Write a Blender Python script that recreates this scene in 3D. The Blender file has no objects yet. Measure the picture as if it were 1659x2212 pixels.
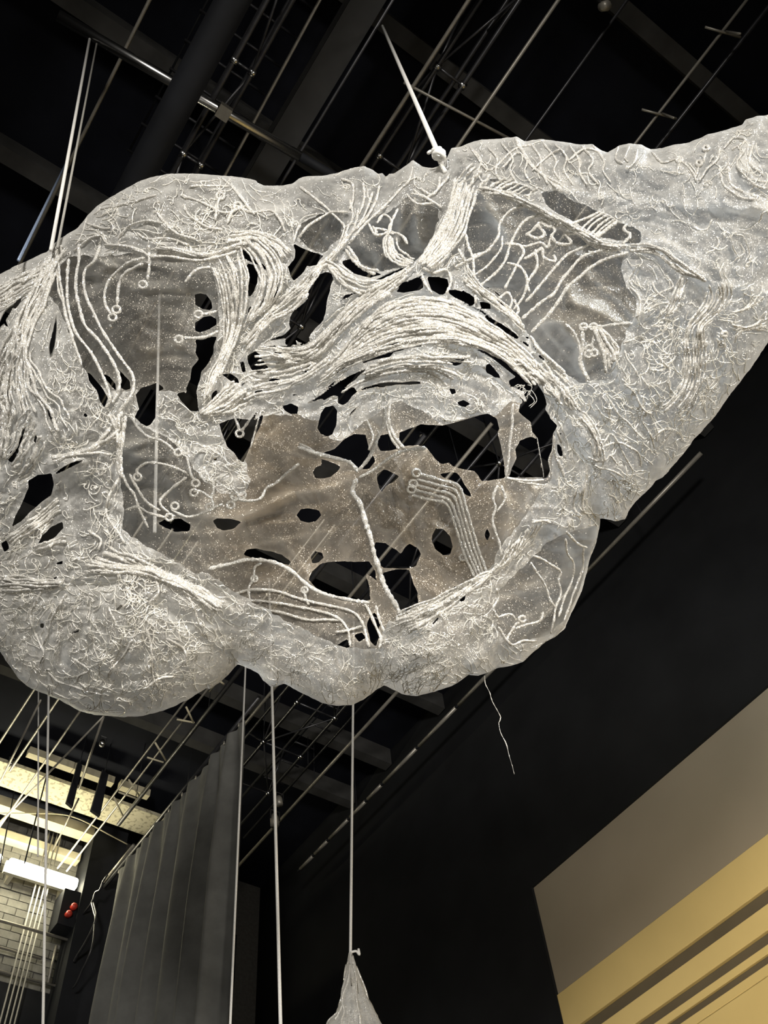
import bpy, math, random
import numpy as np
from mathutils import Vector, Matrix

random.seed(7)
rng = np.random.default_rng(7)
scene = bpy.context.scene
COL = scene.collection

# ------------------------------------------------------------------ camera
F = 2050.0
RM = np.array([[0.8215402660715043, -0.5653386567021795, -0.07391748413830863],
               [0.43679956128599656, 0.7074046543996123, -0.5556840812855138],
               [0.3664392643856863, 0.42422972334802267, 0.8281010852212047]])
CAM = np.array([0.0, 0.0, 1.6])
cd = bpy.data.cameras.new('camera')
cam = bpy.data.objects.new('camera', cd)
COL.objects.link(cam)
cd.sensor_fit = 'AUTO'
cd.sensor_width = 36.0
cd.lens = F / 2212.0 * 36.0
cd.clip_end = 200
_m = Matrix.Identity(4)
for i in range(3):
    _m[i][0] = RM[0, i]
    _m[i][1] = -RM[1, i]
    _m[i][2] = -RM[2, i]
    _m[i][3] = CAM[i]
cam.matrix_world = _m
scene.camera = cam

# ------------------------------------------------------------------ world, exposure
scene.view_settings.view_transform = 'Standard'
scene.view_settings.look = 'None'
scene.view_settings.gamma = 1.0
scene.view_settings.use_curve_mapping = False
scene.view_settings.exposure = 0.0
w = bpy.data.worlds.new('hall_dark')
scene.world = w
w.use_nodes = True
w.node_tree.nodes['Background'].inputs[0].default_value = (0.012, 0.014, 0.02, 1)
w.node_tree.nodes['Background'].inputs[1].default_value = 0.3
try:
    scene.cycles.transparent_max_bounces = 24
except Exception:
    pass

# ------------------------------------------------------------------ large lights of the hall, with added fill lamps
def area(name, loc, target, size, energy, color, spread=math.pi):
    l = bpy.data.lights.new(name, 'AREA')
    l.shape = 'DISK'
    l.size = size
    l.energy = energy
    l.color = color
    l.spread = spread
    o = bpy.data.objects.new(name, l)
    COL.objects.link(o)
    o.location = loc
    o.rotation_euler = (Vector(target) - Vector(loc)).to_track_quat('-Z', 'Y').to_euler()
    return o

SC = (1.75, 2.0, 5.4)          # about the middle of the hanging sculpture
area('work_light_key', (-6.5, -6.8, 2.6), SC, 2.2, 245, (1.0, 0.955, 0.88), math.radians(60))
area('work_light_side', (5.6, -7.2, 2.0), SC, 2.0, 88, (1.0, 0.94, 0.84), math.radians(60))
area('added_floor_fill', (-0.6, -0.8, 0.35), (1.6, 2.4, 5.2), 0.6, 13, (1.0, 0.93, 0.80), math.radians(75))  # unseen fill lamp, added to brighten the underside of the sculpture
area('grid_light_cool', (4.4, -2.6, 9.3), (2.4, 0.9, 5.8), 0.8, 50, (0.78, 0.88, 1.0), math.radians(55))
area('added_wall_fill', (1.5, -1.0, 2.0), (7.0, 3.5, 5.3), 0.4, 23, (1.0, 0.82, 0.48), math.radians(45))  # unseen fill lamp, added to light the ochre and taupe cladding
area('added_wall_edge_fill', (2.5, -4.5, 4.0), (7.0, 2.2, 7.3), 0.25, 9, (0.90, 0.95, 0.92), math.radians(30))  # unseen lamp, added so its cone edge imitates a soft shadow edge

# ------------------------------------------------------------------ pixel rays to points in the hall
def ray(x, y):
    return RM.T @ np.array([(x - 829.5) / F, (y - 1106.0) / F, 1.0])
def onz(x, y, z):
    d = ray(x, y); return CAM + d * ((z - CAM[2]) / d[2])
def onx(x, y, X):
    d = ray(x, y); return CAM + d * (X / d[0])
def ony(x, y, Y):
    d = ray(x, y); return CAM + d * (Y / d[1])
def atd(x, y, D):
    return CAM + ray(x, y) * D
TT = {'c3': (0, 340, 2.9625), 'c4': (500, 340, 2.9625), 'c5': (1000, 250, 2.517), 'c6': (0, 850, 2.9625),
      'm1': (450, 800, 2.765), 'm2': (900, 800, 2.765), 'm3': (0, 1400, 2.725), 'm4': (450, 1400, 2.37),
      'm5': (1000, 1400, 2.517), 'm6': (0, 1500, 4.1475), 'm7': (0, 1800, 4.74), 'u1': (0, 0, 2.0),
      'u2': (830, 0, 2.0), 'n1': (500, 1440, 4.1475), 'n2': (1000, 540, 4.1475), 'n3': (1250, 560, 4.022),
      'n4': (250, 840, 4.1475), 'n5': (380, 0, 4.1475), 'px': (0, 0, 1.0)}
def C(c, pts):
    t = TT[c]
    return [(t[0] + p[0] / t[2], t[1] + p[1] / t[2]) for p in pts]

# ------------------------------------------------------------------ materials
def new_mat(name):
    m = bpy.data.materials.new(name)
    m.use_nodes = True
    nt = m.node_tree
    nt.nodes.clear()
    out = nt.nodes.new('ShaderNodeOutputMaterial')
    return m, nt, out

def N(nt, t, **kw):
    n = nt.nodes.new(t)
    for k, v in kw.items():
        if k.startswith('i_'):
            key = k[2:]
            n.inputs[int(key) if key.isdigit() else key.replace('_', ' ')].default_value = v
        else:
            setattr(n, k, v)
    return n

def plain(name, color, rough=0.6, metal=0.0, var=0.25, scale=6.0, bump=0.0, spec=0.5):
    m, nt, out = new_mat(name)
    tc = N(nt, 'ShaderNodeTexCoord')
    nz = N(nt, 'ShaderNodeTexNoise', i_Scale=scale, i_Detail=6.0, i_Roughness=0.6)
    nt.links.new(tc.outputs['Object'], nz.inputs['Vector'])
    mr = N(nt, 'ShaderNodeMapRange')
    mr.inputs['From Min'].default_value = 0.3
    mr.inputs['From Max'].default_value = 0.7
    mr.inputs['To Min'].default_value = 1.0 - var
    mr.inputs['To Max'].default_value = 1.0 + var
    nt.links.new(nz.outputs['Fac'], mr.inputs['Value'])
    mx = N(nt, 'ShaderNodeVectorMath', operation='SCALE')
    mx.inputs[0].default_value = color[:3]
    nt.links.new(mr.outputs['Result'], mx.inputs['Scale'])
    b = N(nt, 'ShaderNodeBsdfPrincipled')
    b.inputs['Roughness'].default_value = rough
    b.inputs['Metallic'].default_value = metal
    b.inputs['Specular IOR Level'].default_value = spec
    nt.links.new(mx.outputs[0], b.inputs['Base Color'])
    if bump:
        bp = N(nt, 'ShaderNodeBump', i_Strength=bump, i_Distance=0.01)
        nt.links.new(nz.outputs['Fac'], bp.inputs['Height'])
        nt.links.new(bp.outputs[0], b.inputs['Normal'])
    nt.links.new(b.outputs[0], out.inputs[0])
    return m

def emit(name, color, s):
    m, nt, out = new_mat(name)
    e = N(nt, 'ShaderNodeEmission')
    e.inputs[0].default_value = (*color, 1)
    e.inputs[1].default_value = s
    nt.links.new(e.outputs[0], out.inputs[0])
    return m

def glitter_normal(nt, scale, amount):
    """normals of tiny facets: every voronoi cell leans its own way"""
    tc = N(nt, 'ShaderNodeTexCoord')
    vo = N(nt, 'ShaderNodeTexVoronoi', i_Scale=scale)
    nt.links.new(tc.outputs['Object'], vo.inputs['Vector'])
    sub = N(nt, 'ShaderNodeVectorMath', operation='SUBTRACT')
    sub.inputs[1].default_value = (0.5, 0.5, 0.5)
    nt.links.new(vo.outputs['Color'], sub.inputs[0])
    sc = N(nt, 'ShaderNodeVectorMath', operation='SCALE')
    sc.inputs['Scale'].default_value = amount
    nt.links.new(sub.outputs[0], sc.inputs[0])
    g = N(nt, 'ShaderNodeNewGeometry')
    ad = N(nt, 'ShaderNodeVectorMath', operation='ADD')
    nt.links.new(sc.outputs[0], ad.inputs[0])
    nt.links.new(g.outputs['Normal'], ad.inputs[1])
    no = N(nt, 'ShaderNodeVectorMath', operation='NORMALIZE')
    nt.links.new(ad.outputs[0], no.inputs[0])
    return no, vo, tc

def fabric(name, color, gloss_color, gloss=0.12, weave=0.3, crinkle=0.5, dye=None):
    m, nt, out = new_mat(name)
    no, vo, tc = glitter_normal(nt, 330.0, 1.3)
    at = N(nt, 'ShaderNodeAttribute', attribute_name='dens')
    nz = N(nt, 'ShaderNodeTexNoise', i_Scale=16.0, i_Detail=8.0, i_Roughness=0.65, i_Distortion=0.6)
    nt.links.new(tc.outputs['Object'], nz.inputs['Vector'])
    mr = N(nt, 'ShaderNodeMapRange')
    for k, v in (('From Min', 0.3), ('From Max', 0.7), ('To Min', 1.0 - weave), ('To Max', 1.0 + weave)):
        mr.inputs[k].default_value = v
    nt.links.new(nz.outputs['Fac'], mr.inputs['Value'])
    mu = N(nt, 'ShaderNodeMath', operation='MULTIPLY', use_clamp=True)
    nt.links.new(at.outputs['Fac'], mu.inputs[0])
    nt.links.new(mr.outputs['Result'], mu.inputs[1])
    # a sheer weave hides more the flatter one looks along it
    lw = N(nt, 'ShaderNodeLayerWeight', i_Blend=0.5)
    c1 = N(nt, 'ShaderNodeMath', operation='SUBTRACT')
    c1.inputs[0].default_value = 1.0
    nt.links.new(lw.outputs['Facing'], c1.inputs[1])
    c2 = N(nt, 'ShaderNodeMath', operation='MAXIMUM')
    nt.links.new(c1.outputs[0], c2.inputs[0]); c2.inputs[1].default_value = 0.25
    c3 = N(nt, 'ShaderNodeMath', operation='DIVIDE')
    c3.inputs[0].default_value = 1.0
    nt.links.new(c2.outputs[0], c3.inputs[1])
    t1 = N(nt, 'ShaderNodeMath', operation='SUBTRACT')
    t1.inputs[0].default_value = 1.0
    nt.links.new(mu.outputs[0], t1.inputs[1])
    t2 = N(nt, 'ShaderNodeMath', operation='POWER')
    nt.links.new(t1.outputs[0], t2.inputs[0]); nt.links.new(c3.outputs[0], t2.inputs[1])
    nb = N(nt, 'ShaderNodeTexNoise', i_Scale=26.0, i_Detail=7.0, i_Roughness=0.68, i_Distortion=1.4)
    nt.links.new(tc.outputs['Object'], nb.inputs['Vector'])
    bp = N(nt, 'ShaderNodeBump', i_Strength=crinkle, i_Distance=0.02)
    nt.links.new(nb.outputs['Fac'], bp.inputs['Height'])
    tr = N(nt, 'ShaderNodeBsdfTransparent')
    di = N(nt, 'ShaderNodeBsdfDiffuse'); di.inputs[0].default_value = (*color, 1)
    tl = N(nt, 'ShaderNodeBsdfTranslucent'); tl.inputs[0].default_value = (*color, 1)
    if dye:
        aw = N(nt, 'ShaderNodeAttribute', attribute_name='dye')
        cm = N(nt, 'ShaderNodeMix', data_type='RGBA')
        cm.inputs[6].default_value = (*color, 1); cm.inputs[7].default_value = (*dye, 1)
        nt.links.new(aw.outputs['Fac'], cm.inputs[0])
        nt.links.new(cm.outputs[2], di.inputs[0]); nt.links.new(cm.outputs[2], tl.inputs[0])
    mx = N(nt, 'ShaderNodeMixShader'); mx.inputs[0].default_value = 0.35
    nt.links.new(bp.outputs[0], di.inputs['Normal']); nt.links.new(bp.outputs[0], tl.inputs['Normal'])
    nt.links.new(di.outputs[0], mx.inputs[1]); nt.links.new(tl.outputs[0], mx.inputs[2])
    gl = N(nt, 'ShaderNodeBsdfGlossy'); gl.inputs['Color'].default_value = (*gloss_color, 1)
    gl.inputs['Roughness'].default_value = 0.3
    nt.links.new(no.outputs[0], gl.inputs['Normal'])
    m2 = N(nt, 'ShaderNodeMixShader'); m2.inputs[0].default_value = gloss
    nt.links.new(mx.outputs[0], m2.inputs[1]); nt.links.new(gl.outputs[0], m2.inputs[2])
    m3 = N(nt, 'ShaderNodeMixShader')
    nt.links.new(t2.outputs[0], m3.inputs[0])
    nt.links.new(m2.outputs[0], m3.inputs[1]); nt.links.new(tr.outputs[0], m3.inputs[2])
    nt.links.new(m3.outputs[0], out.inputs[0])
    return m

def cord_mat(name, lo, hi, gloss=0.22):
    m, nt, out = new_mat(name)
    no, vo, tc = glitter_normal(nt, 260.0, 1.6)
    nz = N(nt, 'ShaderNodeTexNoise', i_Scale=150.0, i_Detail=3.0)
    nt.links.new(tc.outputs['Object'], nz.inputs['Vector'])
    cr = N(nt, 'ShaderNodeValToRGB')
    cr.color_ramp.elements[0].position = 0.36; cr.color_ramp.elements[0].color = (*lo, 1)
    cr.color_ramp.elements[1].position = 0.6; cr.color_ramp.elements[1].color = (*hi, 1)
    nt.links.new(nz.outputs['Fac'], cr.inputs[0])
    di = N(nt, 'ShaderNodeBsdfDiffuse'); nt.links.new(cr.outputs[0], di.inputs[0])
    gl = N(nt, 'ShaderNodeBsdfGlossy'); gl.inputs['Color'].default_value = (1, 0.97, 0.9, 1)
    gl.inputs['Roughness'].default_value = 0.17
    nt.links.new(no.outputs[0], gl.inputs['Normal'])
    mx = N(nt, 'ShaderNodeMixShader'); mx.inputs[0].default_value = gloss
    nt.links.new(di.outputs[0], mx.inputs[1]); nt.links.new(gl.outputs[0], mx.inputs[2])
    nt.links.new(mx.outputs[0], out.inputs[0])
    return m

M = {}
M['black'] = plain('black_paint', (0.012, 0.013, 0.016), 0.7, 0, 0.3, 2.0, spec=0.25)
M['floor'] = plain('worn_stage_floor', (0.20, 0.18, 0.15), 0.6, 0, 0.2, 2.0)
M['wallblack'] = plain('black_wall_paint', (0.012, 0.0125, 0.0135), 0.8, 0, 0.25, 1.2, spec=0.15)
M['ceil'] = plain('ceiling_black', (0.010, 0.011, 0.016), 0.9, 0, 0.3, 1.5, spec=0.1)
M['beam'] = plain('grey_concrete_beam', (0.055, 0.054, 0.052), 0.85, 0, 0.25, 3.0, spec=0.2)
M['cream'] = plain('cream_paint', (0.55, 0.50, 0.36), 0.8, 0, 0.15, 4.0, spec=0.2)
M['ibeam'] = plain('dark_steel_beam', (0.022, 0.022, 0.022), 0.6, 0, 0.3, 4.0)
M['steel'] = plain('dark_steel_tube', (0.06, 0.06, 0.065), 0.35, 0.6, 0.3, 12.0)
M['chrome'] = plain('polished_tube', (0.6, 0.6, 0.6), 0.24, 1.0, 0.1, 8.0)
M['pipe'] = plain('galvanised_pipe', (0.32, 0.30, 0.26), 0.4, 0.4, 0.2, 10.0)
M['rope'] = plain('white_rope', (0.78, 0.77, 0.74), 0.7, 0, 0.12, 90.0, 0.4)
M['ropegrey'] = plain('grey_rope', (0.36, 0.35, 0.32), 0.7, 0, 0.15, 90.0, 0.4)
M['ropeblue'] = plain('blue_grey_wire', (0.24, 0.30, 0.42), 0.4, 0.3, 0.15, 60.0)
M['brick'] = plain('grey_block', (0.19, 0.185, 0.165), 0.9, 0, 0.25, 9.0, 0.4, 0.2)
M['mortar'] = plain('mortar', (0.13, 0.125, 0.115), 0.95, 0, 0.2, 20.0, 0.3, 0.1)
M['curtain'] = plain('black_velvet', (0.14, 0.14, 0.132), 0.85, 0, 0.2, 3.0, spec=0.2)
M['brown'] = plain('taupe_panel', (0.28, 0.24, 0.185), 0.85, 0, 0.05, 0.8, spec=0.1)
M['yellow'] = plain('ochre_panel', (0.60, 0.46, 0.20), 0.85, 0, 0.06, 0.8, spec=0.1)
M['shade_stripe'] = plain('painted_shade_stripe', (0.11, 0.09, 0.06), 0.9, 0, 0.1, 2.0, spec=0.1)  # dark brown that stands in for shadow stripes on the ochre wall
M['lamp'] = emit('fluorescent_glow', (1.0, 0.93, 0.66), 45.0)
M['lampbody'] = plain('lamp_housing', (0.5, 0.48, 0.4), 0.6, 0, 0.05, 5.0)
M['red'] = plain('red_plastic', (0.55, 0.05, 0.03), 0.4, 0, 0.1, 10.0)
M['fabric'] = fabric('sheer_white_organza', (0.86, 0.85, 0.82), (1, 0.98, 0.94), 0.18, 0.18, 0.8)
M['lining'] = fabric('sheer_champagne_organza', (0.74, 0.73, 0.69), (1.0, 0.92, 0.80), 0.28, 0.10, 0.2, (0.70, 0.60, 0.48))
M['cord'] = cord_mat('glitter_cord', (0.42, 0.405, 0.375), (0.80, 0.785, 0.75), 0.30)
M['thread'] = cord_mat('glitter_thread', (0.55, 0.53, 0.48), (0.95, 0.93, 0.88), 0.3)
# perforated / mottled ceiling tiles
def mottled():
    m, nt, out = new_mat('mottled_tile')
    tc = N(nt, 'ShaderNodeTexCoord')
    nz = N(nt, 'ShaderNodeTexNoise', i_Scale=16.0, i_Detail=2.0)
    nt.links.new(tc.outputs['Object'], nz.inputs['Vector'])
    cr = N(nt, 'ShaderNodeValToRGB')
    cr.color_ramp.elements[0].position = 0.40; cr.color_ramp.elements[0].color = (0.34, 0.31, 0.22, 1)
    cr.color_ramp.elements[1].position = 0.47; cr.color_ramp.elements[1].color = (0.58, 0.54, 0.40, 1)
    nt.links.new(nz.outputs['Fac'], cr.inputs[0])
    b = N(nt, 'ShaderNodeBsdfPrincipled'); b.inputs['Roughness'].default_value = 0.9
    nt.links.new(cr.outputs[0], b.inputs['Base Color'])
    nt.links.new(b.outputs[0], out.inputs[0])
    return m
M['mottled'] = mottled()

# ------------------------------------------------------------------ mesh helpers
def mesh_obj(name, verts, faces, mat, parent=None, smooth=False, origin=None):
    me = bpy.data.meshes.new(name)
    v = np.asarray(verts, float)
    if origin is not None:
        v = v - np.asarray(origin, float)
    me.from_pydata(v.tolist(), [], faces)
    me.materials.append(mat)
    if smooth:
        me.polygons.foreach_set('use_smooth', [True] * len(me.polygons))
    me.update()
    o = bpy.data.objects.new(name, me)
    COL.objects.link(o)
    if parent is not None:
        o.parent = parent
    elif origin is not None:
        o.location = origin
    return o

def empty(name, loc):
    o = bpy.data.objects.new(name, None)
    o.empty_display_size = 0.2
    o.location = loc
    COL.objects.link(o)
    return o

def tag(o, label=None, cat=None, group=None, kind=None):
    if label: o['label'] = label
    if cat: o['category'] = cat
    if group: o['group'] = group
    if kind: o['kind'] = kind
    return o

BOXF = [(0, 3, 2, 1), (4, 5, 6, 7), (0, 1, 5, 4), (1, 2, 6, 5), (2, 3, 7, 6), (3, 0, 4, 7)]
def box_data(a, b):
    (x0, y0, z0), (x1, y1, z1) = a, b
    return [(x0, y0, z0), (x1, y0, z0), (x1, y1, z0), (x0, y1, z0), (x0, y0, z1), (x1, y0, z1), (x1, y1, z1), (x0, y1, z1)], list(BOXF)
def box(name, a, b, mat, parent=None, origin=None):
    v, f = box_data(a, b)
    return mesh_obj(name, v, f, mat, parent, origin=origin)

def bevel_box(name, a, b, mat, parent=None, origin=None, c=0.01):
    """box with chamfered long edges on the -X face (used for panels) kept light"""
    o = box(name, a, b, mat, parent, origin)
    md = o.modifiers.new('bevel', 'BEVEL'); md.width = c; md.segments = 2
    return o

def sweep(P, rad, sides=6, close=False, caps=True):
    """tube around the polyline P with radii rad"""
    P = np.asarray(P, float); n = len(P)
    r = np.broadcast_to(np.asarray(rad, float), (n,))
    if close:
        T = np.roll(P, -1, 0) - np.roll(P, 1, 0)
    else:
        T = np.gradient(P, axis=0)
    T /= np.maximum(np.linalg.norm(T, axis=1, keepdims=True), 1e-9)
    u = np.cross(T[0], [0.13, 0.31, 0.94]); 
    if np.linalg.norm(u) < 1e-3: u = np.cross(T[0], [1, 0, 0])
    u /= np.linalg.norm(u)
    V = []
    ang = np.arange(sides) * 2 * math.pi / sides
    ca, sa = np.cos(ang)[:, None], np.sin(ang)[:, None]
    for i in range(n):
        u = u - T[i] * (u @ T[i]); u /= max(np.linalg.norm(u), 1e-9)
        w_ = np.cross(T[i], u)
        V.append(P[i] + r[i] * (ca * u + sa * w_))
    V = np.concatenate(V)
    Fs = []
    m = n if close else n - 1
    for i in range(m):
        a = i * sides; b = ((i + 1) % n) * sides
        for k in range(sides):
            k2 = (k + 1) % sides
            Fs.append((a + k, a + k2, b + k2, b + k))
    if caps and not close:
        Fs.append(tuple(range(sides - 1, -1, -1)))
        Fs.append(tuple(range((n - 1) * sides, n * sides)))
    return V, Fs

def tube(name, P, rad, mat, parent=None, origin=None, sides=8):
    V, Fs = sweep(P, rad, sides)
    return mesh_obj(name, V, Fs, mat, parent, True, origin)

def join(parts):
    V, Fs, k = [], [], 0
    for v, f in parts:
        v = np.asarray(v, float)
        V.append(v); Fs += [tuple(i + k for i in q) for q in f]; k += len(v)
    return np.concatenate(V), Fs

def catmull(P, step):
    P = np.asarray(P, float)
    if len(P) < 3:
        n = max(2, int(np.linalg.norm(P[-1] - P[0]) / step) + 1)
        t = np.linspace(0, 1, n)[:, None]
        return P[0] * (1 - t) + P[-1] * t
    Q = np.concatenate([[2 * P[0] - P[1]], P, [2 * P[-1] - P[-2]]])
    out = []
    for i in range(1, len(Q) - 2):
        p0, p1, p2, p3 = Q[i - 1], Q[i], Q[i + 1], Q[i + 2]
        n = max(2, int(np.linalg.norm(p2 - p1) / step) + 1)
        t = np.linspace(0, 1, n, endpoint=False)[:, None]
        out.append(0.5 * (2 * p1 + (p2 - p0) * t + (2 * p0 - 5 * p1 + 4 * p2 - p3) * t ** 2 + (3 * p1 - p0 - 3 * p2 + p3) * t ** 3))
    out.append(P[-1:])
    return np.concatenate(out)

def resample(P, n):
    P = np.asarray(P, float)
    d = np.concatenate([[0], np.cumsum(np.linalg.norm(np.diff(P, axis=0), axis=1))])
    s = np.linspace(0, d[-1], n)
    return np.stack([np.interp(s, d, P[:, k]) for k in range(P.shape[1])], 1)

# ------------------------------------------------------------------ the hall shell
XW, YF, ZC = 7.0, 12.6, 11.6
tag(box('floor', (-8, -9, -0.2), (XW + 0.4, YF + 0.4, 0), M['floor']), kind='structure')
tag(box('ceiling', (-8, -9, ZC), (XW + 0.4, YF + 0.4, ZC + 0.2), M['ceil']), kind='structure')
tag(box('wall_left', (-8.2, -9, 0), (-8, YF + 0.4, ZC), M['wallblack']), kind='structure')
tag(box('wall_back', (-8, -9.2, 0), (XW + 0.4, -9, ZC), M['wallblack']), kind='structure')
# right wall: black above and beyond a recess that holds the taupe and ochre cladding
PY, PZ = 6.47, 7.87
wr = empty('wall_right', (XW, 0, 0)); tag(wr, kind='structure')
def wr_box(name, a, b, m): return box(name, a, b, m, wr, (XW, 0, 0))
wr_box('black_upper', (XW, -9, PZ), (XW + 0.4, YF + 0.4, ZC), M['wallblack'])
wr_box('black_side', (XW, PY, 0), (XW + 0.4, YF + 0.4, PZ), M['wallblack'])
wr_box('shade_stripe_backing', (XW + 0.055, -9, 0), (XW + 0.4, PY, PZ), M['shade_stripe'])  # shows through the board gaps as painted shadow stripes
# far wall with block masonry
tag(box('wall_far', (-8, YF, 0), (XW + 0.4, YF + 0.4, ZC), M['mortar']), kind='structure')
def wr_panel(name, z0, z1, m, x=XW + 0.01, c=0.006):
    o = bevel_box(name, (x, -9, z0), (XW + 0.055, PY, z1), m, wr, (XW, 0, 0), c)
    return o
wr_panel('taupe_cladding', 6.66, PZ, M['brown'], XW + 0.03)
wr_panel('ochre_board', 6.262, 6.65, M['yellow'])  # ochre wall split into boards; the gaps imitate shadow stripes
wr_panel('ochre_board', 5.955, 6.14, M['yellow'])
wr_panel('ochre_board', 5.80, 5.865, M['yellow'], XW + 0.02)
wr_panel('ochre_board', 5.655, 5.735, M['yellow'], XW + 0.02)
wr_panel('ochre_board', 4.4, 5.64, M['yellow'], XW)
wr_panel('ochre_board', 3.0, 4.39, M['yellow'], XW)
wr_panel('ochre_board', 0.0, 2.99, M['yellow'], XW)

# blocks of the lit bay of the far wall
wf = bpy.data.objects['wall_far']
bw, bh, gap = 0.30, 0.118, 0.012
mb = None
row = 0
z = 8.92
while z < 11.2:
    x = 1.9 - (row % 2) * bw * 0.5
    while x < 3.78:
        if mb is None:
            v, f = box_data((0, -0.02, 0), (bw - gap, 0.03, bh - gap))
            mb = bpy.data.meshes.new('block'); mb.from_pydata(v, [], f); mb.materials.append(M['brick'])
        o = bpy.data.objects.new('block', mb); COL.objects.link(o); o.parent = wf
        o.location = (x, YF + random.uniform(-0.012, 0.006), z)
        x += bw
    z += bh; row += 1
tag(box('trim_1', (-8, YF - 0.05, 6.0), (4.6, YF + 0.01, 8.9), M['black']), kind='structure')
# dark pier at the end of the bay
tag(box('trim_2', (3.82, YF - 0.5, 0), (4.35, YF, ZC), M['black']), kind='structure')

# ------------------------------------------------------------------ ceiling beams that run across
def cross_beam(y, wd, z0, z1, x0, x1, m, label):
    o = box('cross_beam', (x0, y - wd / 2, z0), (x1, y + wd / 2, z1), m, origin=((x0 + x1) / 2, y, z0))
    return tag(o, label, 'ceiling beam', 'concrete ribs across the black ceiling')
ribs = [(-2.15, 'in the top right corner'), (-0.82, 'behind the wire with crossbars'), (0.52, 'above the tied white rope'), (1.95, 'behind the polished batten'),
        (3.5, 'at the left edge above the bulging cloth'), (4.9, 'above the left of the sculpture'), (6.2, 'above the middle of the sculpture'), (7.4, 'above the lower edge of the sculpture'),
        (8.75, 'above the square truss'), (9.75, 'crossing behind the curtain top')]
for y, t in ribs:
    cross_beam(y, 0.16, 11.3, ZC, -7.9, XW - 0.02, M['beam'], 'dull grey concrete ceiling rib ' + t)
def strip(name, y0, y1, z0, z1, x0, x1, m, label, group=None):
    o = box(name, (x0, y0, z0), (x1, y1, z1), m, origin=((x0 + x1) / 2, (y0 + y1) / 2, z0))
    return tag(o, label, 'ceiling panel', group)
strip('ceiling_strip', 11.06, 11.17, 11.3, 11.42, 2.30, 2.98, M['cream'], 'narrow cream ceiling strip farthest left above the mottled tile')
strip('ceiling_strip', 11.06, 11.17, 11.3, 11.42, 2.99, 3.62, M['cream'], 'narrow cream ceiling strip in the middle with its end by the black flag')
strip('ceiling_strip', 11.06, 11.17, 11.3, 11.42, 3.72, 4.20, M['cream'], 'narrow cream ceiling strip nearest the curtain rail')
strip('mottled_tile', 11.42, 11.92, 11.3, 11.36, -1.5, 3.45, M['mottled'], 'long cream mottled acoustic tile lit by the lamp')
strip('mottled_tile', 11.42, 11.92, 11.3, 11.36, 3.45, 4.80, M['mottled'], 'shorter mottled acoustic tile half hidden by the curtain rail')
strip('header_beam', 12.12, 12.32, 11.16, 11.32, -2.0, 4.3, M['cream'], 'long cream beam just above the bright lamp')
strip('header_beam', 12.40, 12.56, 10.88, 11.0, -2.0, 3.78, M['cream'], 'dim cream ledge between lamp and long cream beam')

# ------------------------------------------------------------------ steel that runs along the hall
def along(name, x, z, y0, y1, r, m, label, cat='pipe', group=None, xe=None, sides=10):
    xe = x if xe is None else xe
    og = ((x + xe) / 2, (y0 + y1) / 2, z)
    if name != 'batten':
        return tag(tube(name, [(x, y0, z), (xe, y1, z)], r, m, origin=og, sides=sides), label, cat, group)
    e = tag(empty(name, og), label, cat, group)
    tube('pipe', [(x, y0, z), (xe, y1, z)], r, m, e, og, sides)
    for y in np.arange(y0 + 0.6, y1, 2.1):
        tube('hanger', [(x, y, z), (x, y, ZC)], 0.006, M['black'], e, og, 5)
    return e
# I-beam
ib = empty('steel_beam', (0.94, 5, 10.5)); tag(ib, 'wide dark steel beam behind the polished batten', 'beam')
box('bottom_flange', (0.80, -5, 10.5), (1.05, YF - 0.05, 10.54), M['ibeam'], ib, (0.94, 5, 10.5))
box('web', (0.90, -5, 10.54), (0.95, YF - 0.05, 10.95), M['ibeam'], ib, (0.94, 5, 10.5))
box('top_flange', (0.80, -5, 10.95), (1.05, YF - 0.05, 10.99), M['ibeam'], ib, (0.94, 5, 10.5))
tube('edge_rail', [(1.09, -5, 10.47), (1.09, YF - 0.1, 10.47)], 0.014, M['steel'], ib, (0.94, 5, 10.5))
along('air_duct', 0.0, 9.75, -5, 8.5, 0.125, M['black'], 'thick black round duct passing in front of the polished batten', 'duct')
along('conduit', -0.56, 10.5, -3, 8, 0.016, M['pipe'], 'thin pale conduit left of the black duct', 'conduit')
along('conduit', 0.50, 10.5, -3, 9, 0.014, M['pipe'], 'thin pale conduit crossing the polished batten', 'conduit', xe=0.8)
along('conduit', 2.25, 10.5, -4, 9, 0.017, M['pipe'], 'thin pale conduit right of the tied white rope', 'conduit')
along('conduit', 2.80, 10.7, -4, 9, 0.014, M['steel'], 'dark thin conduit in the middle of the upper right', 'conduit')
along('conduit', 1.62, 10.5, -4, 4, 0.017, M['pipe'], 'pale conduit meeting the diagonal cable behind the rope', 'conduit')
along('conduit', 3.84, 10.6, -4, 5, 0.02, M['steel'], 'dark conduit outside the wire with crossbars', 'conduit')
along('batten', 4.28, 10.5, 3, 11.6, 0.022, M['pipe'], 'long grey batten pipe that carries the black curtain edge', 'pipe')
along('batten', 5.68, 10.5, 4, 11.1, 0.024, M['pipe'], 'galvanised batten pipe with a lit end left of the hanging small sculpture', 'pipe')
along('batten', 5.58, 10.75, 4, 10.6, 0.018, M['steel'], 'dark thin batten beside the galvanised batten', 'pipe')
along('batten', 3.75, 10.5, 3.5, 10.9, 0.03, M['steel'], 'dark batten ending below the cream mottled tiles', 'pipe')

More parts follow.
